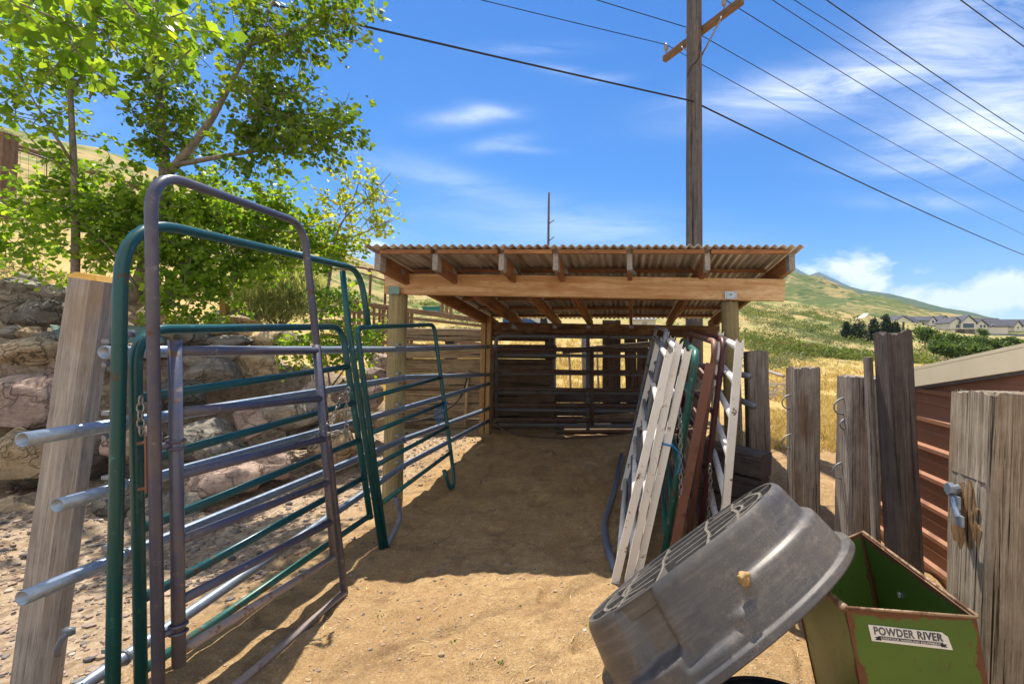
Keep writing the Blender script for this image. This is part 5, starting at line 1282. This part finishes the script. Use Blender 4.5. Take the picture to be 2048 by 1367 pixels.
tree('cottonwood_branch', 'big-leaved branch hanging into the top left corner closest to view', P(150, -330, 3.0), [
    ([P(150, -330, 3.0), P(130, -120, 2.9), P(60, 10, 2.8)], .02, .006), ([P(140, -200, 3.0), P(250, 10, 3.0), P(330, 80, 3.1)], .014, .004)],
    [B(40, 30, 70, 46, 2.9, 20), B(180, 25, 80, 46, 3.0, 27), B(310, 40, 70, 50, 3.1, 22), B(10, -20, 60, 50, 2.6, 9), B(160, 85, 44, 24, 3.0, 5), B(370, 85, 26, 32, 3.2, 5)], M_LEAFB, .078, 9, .24, cat='branch', hang=.6)
tree('cottonwood_sucker', 'bright yellow-green thicket of young cottonwood shoots above the boulders', P(300, 620, 6.4), [
    ([P(262, 610, 6.3), P(240, 520, 6.2), P(200, 420, 6.1)], .03, .01), ([P(330, 610, 6.4), P(400, 500, 6.4), P(470, 430, 6.4), P(560, 410, 6.4)], .03, .006), ([P(300, 610, 6.4), P(310, 500, 6.3), P(360, 420, 6.3)], .025, .008),
    ([P(280, 590, 6.0), P(230, 500, 5.8), P(130, 420, 5.7)], .02, .006), ([P(440, 530, 6.5), P(540, 480, 6.5), P(640, 445, 6.6), P(690, 478, 6.6)], .016, .004)],
    [B(170, 440, 80, 66, 5.9, 105, .3), B(100, 390, 44, 36, 5.8, 24), B(120, 505, 80, 40, 5.9, 95, .3), B(245, 410, 70, 60, 6.1, 90, .3), B(330, 430, 70, 58, 6.3, 80, .3), B(410, 410, 64, 52, 6.3, 74, .3), B(250, 515, 84, 54, 6.0, 115, .3), B(350, 530, 78, 58, 6.2, 115, .3), B(60, 440, 60, 40, 5.8, 40, .3), B(440, 480, 72, 60, 6.4, 100, .3),
     B(530, 450, 64, 40, 6.5, 70, .3), B(520, 520, 55, 26, 6.5, 38, .25), B(600, 470, 50, 28, 6.6, 40), B(660, 505, 36, 22, 6.6, 20), B(360, 592, 56, 28, 6.1, 46), B(440, 565, 40, 26, 6.3, 26), B(40, 500, 50, 26, 5.9, 24), B(550, 545, 44, 20, 6.5, 16), B(200, 345, 50, 34, 6.0, 24), B(475, 385, 26, 40, 6.4, 20), B(545, 395, 30, 22, 6.4, 16)], M_LEAFB, .068, 17, .30, cat='shrub')
tree('cottonwood_sapling', 'sunlit yellow sapling with open branches left of the shed roof', P(690, 690, 7.0), [
    ([P(640, 640, 6.9), P(660, 560, 6.9), P(668, 480, 6.9), P(690, 430, 6.9), P(740, 395, 6.8), P(782, 345, 6.8)], .022, .005), ([P(668, 480, 6.9), P(720, 470, 6.9), P(770, 445, 6.9)], .012, .004), ([P(690, 430, 6.9), P(715, 380, 6.9), P(722, 335, 6.9)], .010, .003), ([P(640, 640, 6.9), P(690, 640, 6.7), P(750, 660, 6.6)], .012, .004)],
    [B(716, 368, 38, 34, 6.9, 20), B(755, 400, 30, 34, 6.85, 18), B(678, 410, 32, 28, 6.9, 16), B(704, 455, 52, 30, 6.9, 30), B(755, 448, 26, 20, 6.9, 10), B(666, 488, 44, 24, 6.9, 24), B(708, 502, 26, 18, 6.9, 11), B(648, 515, 30, 22, 6.9, 11)], M_YEL, .066, 9, .24, twn=.6)
tree('leafy_bush', 'low bright leafy bush between the gate and the round shed post', P(660, 760, 6.9), [([P(660, 770, 6.9), P(650, 700, 6.8), P(640, 650, 6.8)], .012, .004), ([P(665, 770, 6.9), P(710, 710, 6.7), P(755, 680, 6.6)], .012, .004)],
    [B(610, 700, 52, 34, 6.6, 62), B(665, 690, 45, 42, 6.6, 72), B(668, 610, 32, 44, 6.8, 60), B(690, 570, 26, 26, 6.9, 26), B(725, 690, 34, 26, 6.6, 38), B(756, 668, 16, 24, 6.5, 16), B(600, 735, 34, 18, 6.4, 24), B(720, 735, 26, 26, 6.6, 24)], M_LEAFB, .060, 9, .22, cat='bush')
tree('leafy_plant', 'small bright green weed growing on the boulders above the teal rail', P(370, 660, 6.3), [([P(380, 655, 6.3), P(380, 630, 6.3)], .005, .003)],
    [B(390, 634, 20, 16, 6.35, 20), B(420, 640, 26, 12, 6.4, 22), B(352, 648, 18, 9, 6.3, 12)], M_LEAFB, .05, 8, .12, cat='plant')
def needle_shrub(label, base, blobs, mat, name='sagebrush', L=(.10, .26), wd=.010, cat='shrub'):
    t = thing(name, label, cat, base); Cs = []; Ds = []; Ts = []
    for (c, r, n) in blobs:
        p = RNG.normal(size=(n, 3)); p = p/np.linalg.norm(p, axis=1, keepdims=True)*(RNG.random((n, 1))**.4); q = np.array(c)+p*np.array(r)
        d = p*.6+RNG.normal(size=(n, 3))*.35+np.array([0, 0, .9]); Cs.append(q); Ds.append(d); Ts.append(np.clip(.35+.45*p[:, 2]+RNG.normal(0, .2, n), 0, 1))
    c = np.vstack(Cs); d = np.vstack(Ds); d /= np.linalg.norm(d, axis=1, keepdims=True); n = len(c); l = RNG.uniform(*L, (n, 1)); s = np.cross(d, RNG.normal(size=(n, 3))); s /= np.linalg.norm(s, axis=1, keepdims=True)
    V = np.stack([c-s*wd*.5, c+s*wd*.5, c+d*l*.6+s*wd*.6, c+d*l, c+d*l*.6-s*wd*.6], 1).reshape(-1, 3); F = np.arange(n)[:, None]*5+np.arange(5)[None]
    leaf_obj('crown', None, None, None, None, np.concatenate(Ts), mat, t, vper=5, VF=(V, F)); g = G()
    for k in range(14):
        b, r, _ = blobs[k % len(blobs)]; e = b+Vector((random.uniform(-.8, .8)*r[0], random.uniform(-.8, .8)*r[1], random.uniform(.1, .8)*r[2])); bb = Vector(base)+V3(random.uniform(-.08, .08), random.uniform(-.08, .08), -.1)
        g.add(tube([bb, bb.lerp(e, .5)+V3(random.uniform(-.06, .06), 0, .05), e], [.016, .01, .004], 5))
    mkw('stem', g.V, g.F, M_BARK, t); return t
needle_shrub('feathery grey-green shrub standing above the boulders behind the gate', P(560, 655, 7.6), [B(560, 580, 80, 62, 7.6, 2600), B(510, 600, 60, 42, 7.5, 1200), B(610, 600, 46, 50, 7.6, 1200), B(575, 545, 50, 36, 7.7, 900), B(520, 635, 70, 20, 7.4, 500)], M_BROOM, 'broom_shrub')

litter()
# ------------------------------------------------------------------ things on the left bank
rf = thing('rail_fence', 'old wooden rail fence with wire mesh on the bank at far left', 'fence', P(5, 400, 7.5))
beam('post', P(2, 440, 7.5), P(10, 268, 7.5), .20, .20, M_BROWNWOOD, rf, up=(0, 1, 0), rough=.006, around=4)
pole('rail', P(-60, 262, 7.4), P(330, 392, 9.5), .055, .05, M_BROWNWOOD, rf, 10, 20)
pole('rail', P(-40, 385, 7.4), P(110, 420, 8.6), .06, .055, M_BROWNWOOD, rf, 10, 20)
g = G()
for k in range(26):
    t = k/25; a = P(-30, 275, 7.45).lerp(P(330, 395, 9.5), t); g.add(tube([a, V3(a.x, a.y, a.z-1.15)], .0025, 4))
for k in range(12):
    z = -.1*k; g.add(tube([P(-30, 275, 7.45)+V3(0, 0, z), P(330, 395, 9.5)+V3(0, 0, z)], .0025, 4))
mkw('wire_mesh', g.V, g.F, M_GALVD, rf)
beam('short_post', P(449, 640, 7.1)-V3(0, 0, .2), P(450, 572, 7.1), .09, .09, M_YPOST, None, up=(0, 1, 0), rough=.004, around=4, label='short square wooden post on the boulders below the leaves', cat='post')
bt_ = thing('green_tarp', 'dusty green sheet lying on the step behind the yellow-topped post', 'tarp', P(240, 690, 5.6))
def tarp():
    n = 22; V = []; F = []
    for j in range(n+1):
        for i in range(n+1):
            u, v = i/n, j/n; c = P(100+210*u+20*v, 664-8*math.sin(u*9)*0+ (v-.5)*36, 5.75-.55*v+.1*u)
            V.append(c+V3(0, 0, mnoise.noise((u*3, v*3, 2))*.06-.02))
    for j in range(n):
        for i in range(n): q = j*(n+1)+i; F.append((q, q+1, q+n+2, q+n+1))
    o = mkw('sheet', V, F, flat('dusty_green', (.12, .19, .17), .7, 0, .4, 14), bt_, smooth=True); s = o.modifiers.new('s', 'SOLIDIFY'); s.thickness = .006
tarp()
# brown timber ramp fence and rusty bows beyond the tie wall
tf = thing('timber_fence', 'brown timber fence with pickets sloping down behind the tie wall', 'fence', P(800, 660, 9.6))
for y0, y1, hh in ((602, 642, .10), (622, 652, .06), (650, 690, .09), (676, 706, .08)):
    beam('rail', P(640, y0-6, 9.0), P(985, y1+2, 11.2), .07, hh, M_BROWNWOOD, tf, up=(0, 0, 1), rough=.004, around=4)
for k in range(15):
    px = 690+k*9.6+random.uniform(-2, 2); Y = 9.5+(px-640)/345*2.2; top = 606+(px-690)/295*42
    beam('picket', P(px, top+100, Y+.06), P(px+1, top, Y+.06), random.uniform(.045, .085), .03, M_BROWNWOOD, tf, up=(0, 1, 0), rough=.003, around=3)
rb = thing('pipe_bow', 'rusty brown pipe frame with two rounded bows behind the shed', 'pipe frame', P(720, 640, 10.4))
tb('bow', [P(655, 600, 10.3), P(656, 527, 10.3), P(742, 537, 10.5), P(738, 622, 10.5)], .026, M_RUST, rb, rad=.16)
tb('bow', [P(738, 537, 10.5), P(772, 545, 10.9), P(769, 626, 10.9)], .026, M_RUST, rb, rad=.14)
tb('rail', [P(656, 536, 10.3), P(700, 540, 10.4), P(769, 560, 10.9)], .018, M_RUST, rb)
# distant bits in the field
bx = thing('metal_box', 'teal metal box lying in the dry field left of the shed', 'box', P(866, 629, 22))
g = G(); c = P(866, 621, 22)
mkw('shell', *box(c, (.74, .5, .27)), M_TEALBOX, bx); mkw('lid', *box(c+V3(0, 0, .15), (.80, .56, .05)), M_TEALBOX, bx); mkw('band', *box(c+V3(0, -.255, -.02), (.70, .012, .03)), M_GALVD, bx)
FP = 'wooden posts in the dry field'
for px, t, b_, lab in ((884, 606, 628, 'left field post of the three seen under the shed beam'), (893, 605, 630, 'green-stained middle field post under the shed beam'), (902, 607, 633, 'right dark field post of the three under the shed beam')):
    pole('field_post', P(px, b_+6, 16), P(px, t, 16), .055, .05, M_BROWNWOOD, None, 8, 6, label=lab, cat='post', group=FP)
tr = thing('parked_trailer', 'white and blue vehicle glimpsed under the shed roof beyond the pen', 'vehicle', P(1065, 655, 17))
def vehicle():
    c = P(1062, 643, 17); WHT = flat('vehicle_white', (.62, .66, .64), .35); BLU = flat('vehicle_blue', (.03, .10, .28), .3); GLS = flat('vehicle_glass', (.02, .03, .04), .12)
    prof = [(-.85, 0), (.78, 0), (.80, .20), (.70, .42), (.55, .50), (-.80, .50), (-.86, .3)]
    V = [c+V3(x, y, z-.15) for y in (-.6, .6) for x, z in prof]; n = len(prof)
    mkw('body', V, [tuple(range(n)), tuple(range(2*n-1, n-1, -1))]+[(i+n, (i+1) % n+n, (i+1) % n, i) for i in range(n)], WHT, tr)
    mkw('hood', *quadprism(c+V3(-.84, -.612, -.10), c+V3(.40, -.612, -.10), c+V3(.1, -.612, .06), c+V3(-.84, -.612, .20), .01), BLU, tr)
    mkw('window', *quadprism(c+V3(.44, -.612, -.1), c+V3(.70, -.612, -.1), c+V3(.62, -.612, .26), c+V3(.46, -.612, .26), .01), GLS, tr)
    for x in (-.5, .45): mkw('wheel', *tube([c+V3(x, -.62, -.28), c+V3(x, -.42, -.28)], .2, 20), M_RUBBER, tr)
vehicle()
hs_ = thing('field_shed', 'small whitewashed shed far off under the shed roof edge', 'shed', P(1283, 655, 40))
c = P(1285, 649, 40); mkw('wall', *box(c+V3(0, 0, -.1), (2.1, 1.6, .9)), flat('white_boards', (.55, .52, .47), .8), hs_); mkw('roof', *quadprism(c+V3(-1.15, -.9, .36), c+V3(1.15, -.9, .36), c+V3(1.15, .9, .55), c+V3(-1.15, .9, .55), .06), M_GALVD, hs_); mkw('door', *box(c+V3(.15, -.81, -.15), (.4, .02, .7)), flat('shed_door', (.35, .32, .28), .8), hs_)
# brush pile and rail lying in the right field
lg = pole('log', P(1535, 740, 12)-V3(0, 0, .02), P(1568, 752, 10.5), .04, .035, M_GREYPOST, None, 8, 10, label='pale fallen pole lying in grass left of the squat tie post', cat='log')
def twig_pile(label, c, r, n, mat, cat='brush pile'):
    g = G()
    for k in range(n):
        a = Vector(c)+V3(random.uniform(-1, 1)*r[0], random.uniform(-1, 1)*r[1], random.uniform(0, 1)**1.6*r[2]); d = V3(random.uniform(-1, 1), random.uniform(-1, 1), random.uniform(-.25, .35))*random.uniform(.15, .4)*r[0]
        g.add(tube([a-d, a+V3(0, 0, .03), a+d], [.012, .01, .006], 4))
    mkw('brush_pile', g.V, g.F, mat, None, label=label, cat=cat)
twig_pile('grey pile of sticks between the two right tie posts', gp(1556, 795)+V3(.0, 0, .0), (.9, .7, .55), 160, M_GREYPOST)
twig_pile('reddish brown brush pile out in the right field', P(1567, 700, 40)-V3(0, 0, .3), (2.6, 1.6, .9), 420, flat('red_twigs', (.20, .075, .035), .9))

# ------------------------------------------------------------------ grass and scrub
def visible(px, Y):
    return True
def tufts():
    C_ = []; T_ = []; S_ = []
    def addz(px0, px1, y0, y1, n, s0, s1, patch=.0):
        px = RNG.uniform(px0, px1, n); u = RNG.random(n); Y = 1/((1-u)/y0+u/y1); X = (px-CX)/FPX*Y
        k = vnoise(X*.8, Y*.8, 8)+.5*vnoise(X*3, Y*3, 5) > patch-.35; X = X[k]; Y = Y[k]; Z = ground_h(X, Y); C_.append(np.stack([X, Y, Z], 1)); S_.append(RNG.uniform(s0, s1, len(X))*np.clip(Y/14, .45, 1.3)*.8); T_.append(np.clip(RNG.normal(.5, .25, len(X)), 0, 1))
    addz(1500, 1800, 6.6, 34, 5200, .10, .30); addz(1060, 1340, 9.2, 34, 3200, .10, .28); addz(760, 1060, 9.5, 40, 2600, .12, .30); addz(1800, 2120, 9, 40, 900, .1, .3); addz(620, 780, 11, 40, 700, .1, .25); addz(-80, 140, 8, 20, 700, .08, .2)
    c = np.vstack(C_); s = np.concatenate(S_); t = np.concatenate(T_); m = 7
    c = np.repeat(c, m, 0)+np.concatenate([RNG.normal(size=(len(c)*m, 2))*.07, np.zeros((len(c)*m, 1))], 1)*np.repeat(s/.2, m)[:, None]; l = np.repeat(s, m)*RNG.uniform(.5, 1.2, len(c)); tt = np.clip(np.repeat(t, m)+RNG.normal(0, .12, len(c)), 0, 1)
    d = RNG.normal(size=(len(c), 3))*.35; d[:, 2] = 1; sd = np.cross(d, RNG.normal(size=(len(c), 3))); sd /= np.linalg.norm(sd, axis=1, keepdims=True); w_ = (l*.035+.002*np.clip(c[:, 1]/10, 1, 4))[:, None]; b = c+d*l[:, None]*.55; e = c+d*l[:, None]+np.array([1, 0, -.3])*RNG.normal(size=(len(c), 1))*l[:, None]*.25
    V = np.stack([c-sd*w_, c+sd*w_, b+sd*w_*.8, e, b-sd*w_*.8], 1).reshape(-1, 3); F = np.arange(len(c))[:, None]*5+np.arange(5)[None]
    o = leaf_obj('dry_grass', None, None, None, None, tt, M_GRASS, None, vper=5, VF=(V, F), kind='stuff'); tagm(o, 'tall dry yellow grass covering the field behind the pen', 'grass')
tufts()
def scrub(name, zones, mat, kind_lab, cat, q, size, seed):
    """low bushes too many to count; each is a clump of small leaf faces standing on the slope"""
    C_ = []; D_ = []; S_ = []; T_ = []
    for (px0, px1, y0, y1, n, r0, r1, thr) in zones:
        px = RNG.uniform(px0, px1, n); u = RNG.random(n); Y = np.exp(np.log(y0)+(np.log(y1)-np.log(y0))*u); X = (px-CX)/FPX*Y
        k = fbm(X*.05, Y*.05, 4, seed) > thr; X = X[k]; Y = Y[k]; Z = ground_h(X, Y)
        R = RNG.uniform(r0, r1, len(X)); tb_ = np.clip(RNG.normal(.5, .22, len(X)), 0, 1)
        for x, y, z, r, t in zip(X, Y, Z, R, tb_):
            m = q; p = RNG.normal(size=(m, 3)); p /= np.linalg.norm(p, axis=1, keepdims=True); p[:, 2] = np.abs(p[:, 2])*.85; p *= RNG.uniform(.5, 1., (m, 1))
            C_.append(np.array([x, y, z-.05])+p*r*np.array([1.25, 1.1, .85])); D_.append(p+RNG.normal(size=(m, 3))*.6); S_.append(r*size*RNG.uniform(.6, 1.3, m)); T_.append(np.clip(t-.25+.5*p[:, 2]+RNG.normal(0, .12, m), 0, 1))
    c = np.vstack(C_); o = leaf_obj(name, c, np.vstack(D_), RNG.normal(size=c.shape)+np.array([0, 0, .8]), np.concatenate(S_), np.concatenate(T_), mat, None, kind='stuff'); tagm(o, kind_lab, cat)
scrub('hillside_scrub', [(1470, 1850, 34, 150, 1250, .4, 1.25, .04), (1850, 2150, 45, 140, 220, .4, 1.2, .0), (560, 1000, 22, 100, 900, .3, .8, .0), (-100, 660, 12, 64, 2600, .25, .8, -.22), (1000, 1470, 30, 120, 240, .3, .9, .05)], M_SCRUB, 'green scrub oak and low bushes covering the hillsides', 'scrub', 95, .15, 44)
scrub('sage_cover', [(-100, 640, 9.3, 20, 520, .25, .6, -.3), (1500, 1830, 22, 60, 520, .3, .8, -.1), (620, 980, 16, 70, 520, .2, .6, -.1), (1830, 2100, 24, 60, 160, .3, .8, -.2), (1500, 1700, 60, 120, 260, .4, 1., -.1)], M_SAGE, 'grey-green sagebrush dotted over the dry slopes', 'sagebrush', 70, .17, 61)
# countable trees and bushes at right
def far_tree(label, px, base_py, top_py, wpx, Y, mat, name, cat, n=60, size=.35, group=None, conifer=False):
    s = Y/FPX; h = (base_py-top_py)*s; b = P(px, base_py, Y); blobs = []
    if conifer:
        for k in range(7):
            f = k/6; r = wpx*.5*s*(1-.72*f); blobs.append((b+V3(random.uniform(-.15, .15)*r, 0, h*(.12+.80*f)), (r, r, h*.10), int(n*(1.15-f)*.5)))
    else:
        for k in range(6):
            a = random.uniform(-1, 1); blobs.append((b+V3(a*wpx*.3*s, random.uniform(-.3, .3)*wpx*s, h*random.uniform(.35, .8)), (wpx*.27*s, wpx*.25*s, h*.24), n//4))
    tree(name, label, b, [([b-V3(0, 0, .3), b+V3(0, 0, h*.5), b+V3(0, 0, h*.95)], .03*h, .008*h)], blobs, mat, size, 9, .30*wpx*s*.3, twn=.0, group=group, cat=cat, hang=.1)
PT = 'dark pines on the slope below the road'
for px, b_, t_, w_, lab in ((1716, 694, 632, 40, 'broad dark pine at the left of the pine group below the road'), (1748, 690, 636, 34, 'middle dark pine of the group below the road'), (1772, 688, 630, 30, 'slim dark pine just left of the tall plank post'), (1790, 682, 643, 28, 'small dark pine behind the top of the tall plank post'), (1693, 672, 646, 18, 'tiny round dark tree left of the pine group')):
    far_tree(lab, px, b_, t_, w_, 62, M_DEEP, 'pine_tree', 'pine', 190, .24, PT, True)
OB = 'green oak bushes above the beige roof trim'
for px, b_, t_, w_, Y, lab in ((1850, 692, 646, 44, 46, 'leftmost dark oak bush beside the tall plank post'), (1880, 705, 664, 46, 44, 'oak bush with bare grey twigs second from the plank post'), (1915, 700, 670, 50, 48, 'rounded oak bush in the middle above the beige trim'), (1950, 700, 672, 50, 50, 'bushy oak right of the middle one below the gabled house'),
                               (1965, 676, 654, 22, 60, 'pointed oak in front of the gabled house wall'), (1985, 700, 676, 44, 50, 'low oak bush below the right end of the gabled house'), (2020, 700, 676, 50, 48, 'bright oak bush near the right picture edge'), (1900, 718, 686, 60, 40, 'light green low bush just above the beige trim'), (1945, 715, 690, 60, 40, 'light green bush hugging the beige trim further right'), (1798, 700, 672, 30, 46, 'small bush just left of the plank post top'), (1640, 668, 645, 34, 80, 'dark round bush alone on the near hillside')):
    far_tree(lab, px, b_, t_, w_, Y, M_OAK, 'oak_bush', 'bush', 330, .19, OB)
# ------------------------------------------------------------------ houses on the far rise
M_HW = flat('house_cream', (.66, .63, .56), .8, 0, .06, 1); M_HWB = flat('house_grey', (.42, .43, .45), .8, 0, .06, 1); M_HR = flat('house_roof', (.065, .065, .085), .85, 0, .2, 1); M_HG = flat('house_glass', (.05, .08, .12), .1); M_HT = flat('house_trim', (.75, .74, .72), .7, 0, .05, 1)
def gable(parent, cx, cy, zb, w_, dpt, hw, hr, axis, wallm, over=.5):
    """one gabled block: ridge along 'x' or 'y'"""
    if axis == 'y': pr = [(-w_/2, 0), (w_/2, 0), (w_/2, hw), (0, hw+hr), (-w_/2, hw)]; ex = lambda a, z, q: V3(cx+a, cy+q*dpt, zb+z)
    else: pr = [(-dpt/2, 0), (dpt/2, 0), (dpt/2, hw), (0, hw+hr), (-dpt/2, hw)]; ex = lambda a, z, q: V3(cx-w_/2+q*w_, cy+dpt/2+a, zb+z)
    V = [ex(a, z, 0) for a, z in pr]+[ex(a, z, 1) for a, z in pr]; n = 5
    mkw('wall', V, [tuple(range(n)), tuple(range(2*n-1, n-1, -1))]+[(i+n, (i+1) % n+n, (i+1) % n, i) for i in range(n)], wallm, parent)
    half = (w_ if axis == 'y' else dpt)/2; sl = hr/half; g = G(); e = over/(dpt if axis == 'y' else w_)
    for s in (-1, 1):
        a0, z0 = s*(half+over), hw-sl*over; pts = [(a0, z0+.12), (0, hw+hr+.12), (0, hw+hr+.42), (a0, z0+.42)]
        V = [ex(a, z, -e) for a, z in pts]+[ex(a, z, 1+e) for a, z in pts]; g.add((V, [(0, 1, 2, 3), (7, 6, 5, 4), (0, 4, 5, 1), (1, 5, 6, 2), (2, 6, 7, 3), (3, 7, 4, 0)]))
    mkw('roof', g.V, g.F, M_HR, parent)
def win(parent, px, py, w_, h_, Y, n=1):
    c = P(px, py, Y); fr = mkw('window', *box(c, (w_*Y/FPX, .12, h_*Y/FPX)), M_HG, parent)
    mkw('frame', *box(c+V3(0, .05, 0), (w_*Y/FPX+.35, .10, h_*Y/FPX+.35)), M_HT, fr)
Yh = 190; s = Yh/FPX
h1 = thing('house', 'large cream house with dark roof and glazed front gable on the far rise', 'house', P(1960, 668, Yh))
zb = P(0, 668, Yh).z
cx = lambda px, Y=Yh: (px-CX)/FPX*Y
gable(h1, cx(1988), Yh+4, zb, 88*s, 12, 21*s-1, 17*s, 'x', M_HW); gable(h1, cx(1937), Yh, zb+2, 30*s, 10, 13*s, 13*s, 'y', M_HW); gable(h1, cx(1916), Yh+1, zb+2, 24*s, 9, 13*s, 9*s, 'y', M_HW); gable(h1, cx(1966), Yh+1, zb, 24*s, 9, 18*s, 10*s, 'y', M_HW)
win(h1, 1937, 651, 22, 9, Yh-.1); win(h1, 1914, 652, 4, 6, Yh+.9); win(h1, 1919, 652, 4, 6, Yh+.9); win(h1, 1924, 652, 4, 6, Yh+.9); win(h1, 1962, 652, 4, 6, Yh+.9); win(h1, 1969, 652, 4, 6, Yh+.9); win(h1, 1986, 651, 4, 4, Yh+3.9)
h2 = thing('house', 'pale house with several small gables left of the large cream one', 'house', P(1875, 650, 215)); zb = P(0, 651, 215).z; s2 = 215/FPX
gable(h2, cx(1876, 215), 219, zb, 60*s2, 11, 10*s2, 9*s2, 'x', M_HW); gable(h2, cx(1890, 215), 215, zb, 16*s2, 8, 12*s2, 7*s2, 'y', M_HWB); gable(h2, cx(1868, 215), 216, zb, 13*s2, 8, 11*s2, 7*s2, 'y', M_HW)
win(h2, 1890, 643, 5, 5, 214.9); win(h2, 1866, 643, 4, 5, 215.9); win(h2, 1856, 643, 4, 4, 218.9)
h3 = thing('house', 'house showing mostly broad slate roof at the left of the row', 'house', P(1815, 645, 205)); zb = P(0, 648, 205).z; s3 = 205/FPX
gable(h3, cx(1822, 205), 211, zb, 46*s3, 12, 6*s3, 13*s3, 'x', M_HWB); gable(h3, cx(1806, 205), 205, zb, 34*s3, 9, 6*s3, 9*s3, 'y', M_HW); win(h3, 1806, 645, 4, 3, 204.9)
h4_ = thing('house', 'dark-roofed white house cut off by the right picture edge', 'house', P(2060, 665, 200)); zb = P(0, 662, 200).z; s4 = 200/FPX
gable(h4_, cx(2060, 200), 203, zb, 58*s4, 12, 12*s4, 12*s4, 'x', M_HW); gable(h4_, cx(2036, 200), 200, zb, 14*s4, 8, 11*s4, 9*s4, 'y', M_HW); win(h4_, 2036, 655, 3, 4, 199.9)
wl = thing('garden_wall', 'dark low garden wall below the large cream house', 'wall', P(2010, 674, 180)); mkw('panel', *box(P(2015, 670, 180), (70*.19, .3, 1.0)), flat('wall_grey', (.22, .23, .26), .8), wl)
fp_ = pole('field_post', P(1806, 668, 40), P(1807, 643, 40), .09, .09, M_UPOLE, None, 8, 6, label='dark fence post standing just above the tall plank post', cat='post')
rd = mkw('gravel_road', [P(1712, 638, 118)+V3(0, 0, .15), P(1730, 636, 118)+V3(0, 0, .15), P(1738, 627, 128)+V3(0, 0, .15), P(1728, 627, 128)+V3(0, 0, .15)], [(0, 1, 2, 3)], flat('pale_road', (.5, .46, .41), .9), None, kind='structure')

# ------------------------------------------------------------------ air
def haze():
    m = bpy.data.materials.new('pale_air'); m.use_nodes = True; t = m.node_tree; t.nodes.clear()
    o = t.nodes.new('ShaderNodeOutputMaterial'); v = t.nodes.new('ShaderNodeVolumePrincipled'); v.inputs['Density'].default_value = .00020; v.inputs['Color'].default_value = (.55, .75, 1., 1); v.inputs['Anisotropy'].default_value = .2
    t.links.new(v.outputs[0], o.inputs['Volume'])
    mk('haze', *box((0, 1500, 160), (7000, 4600, 560)), m, None, kind='stuff')
haze()
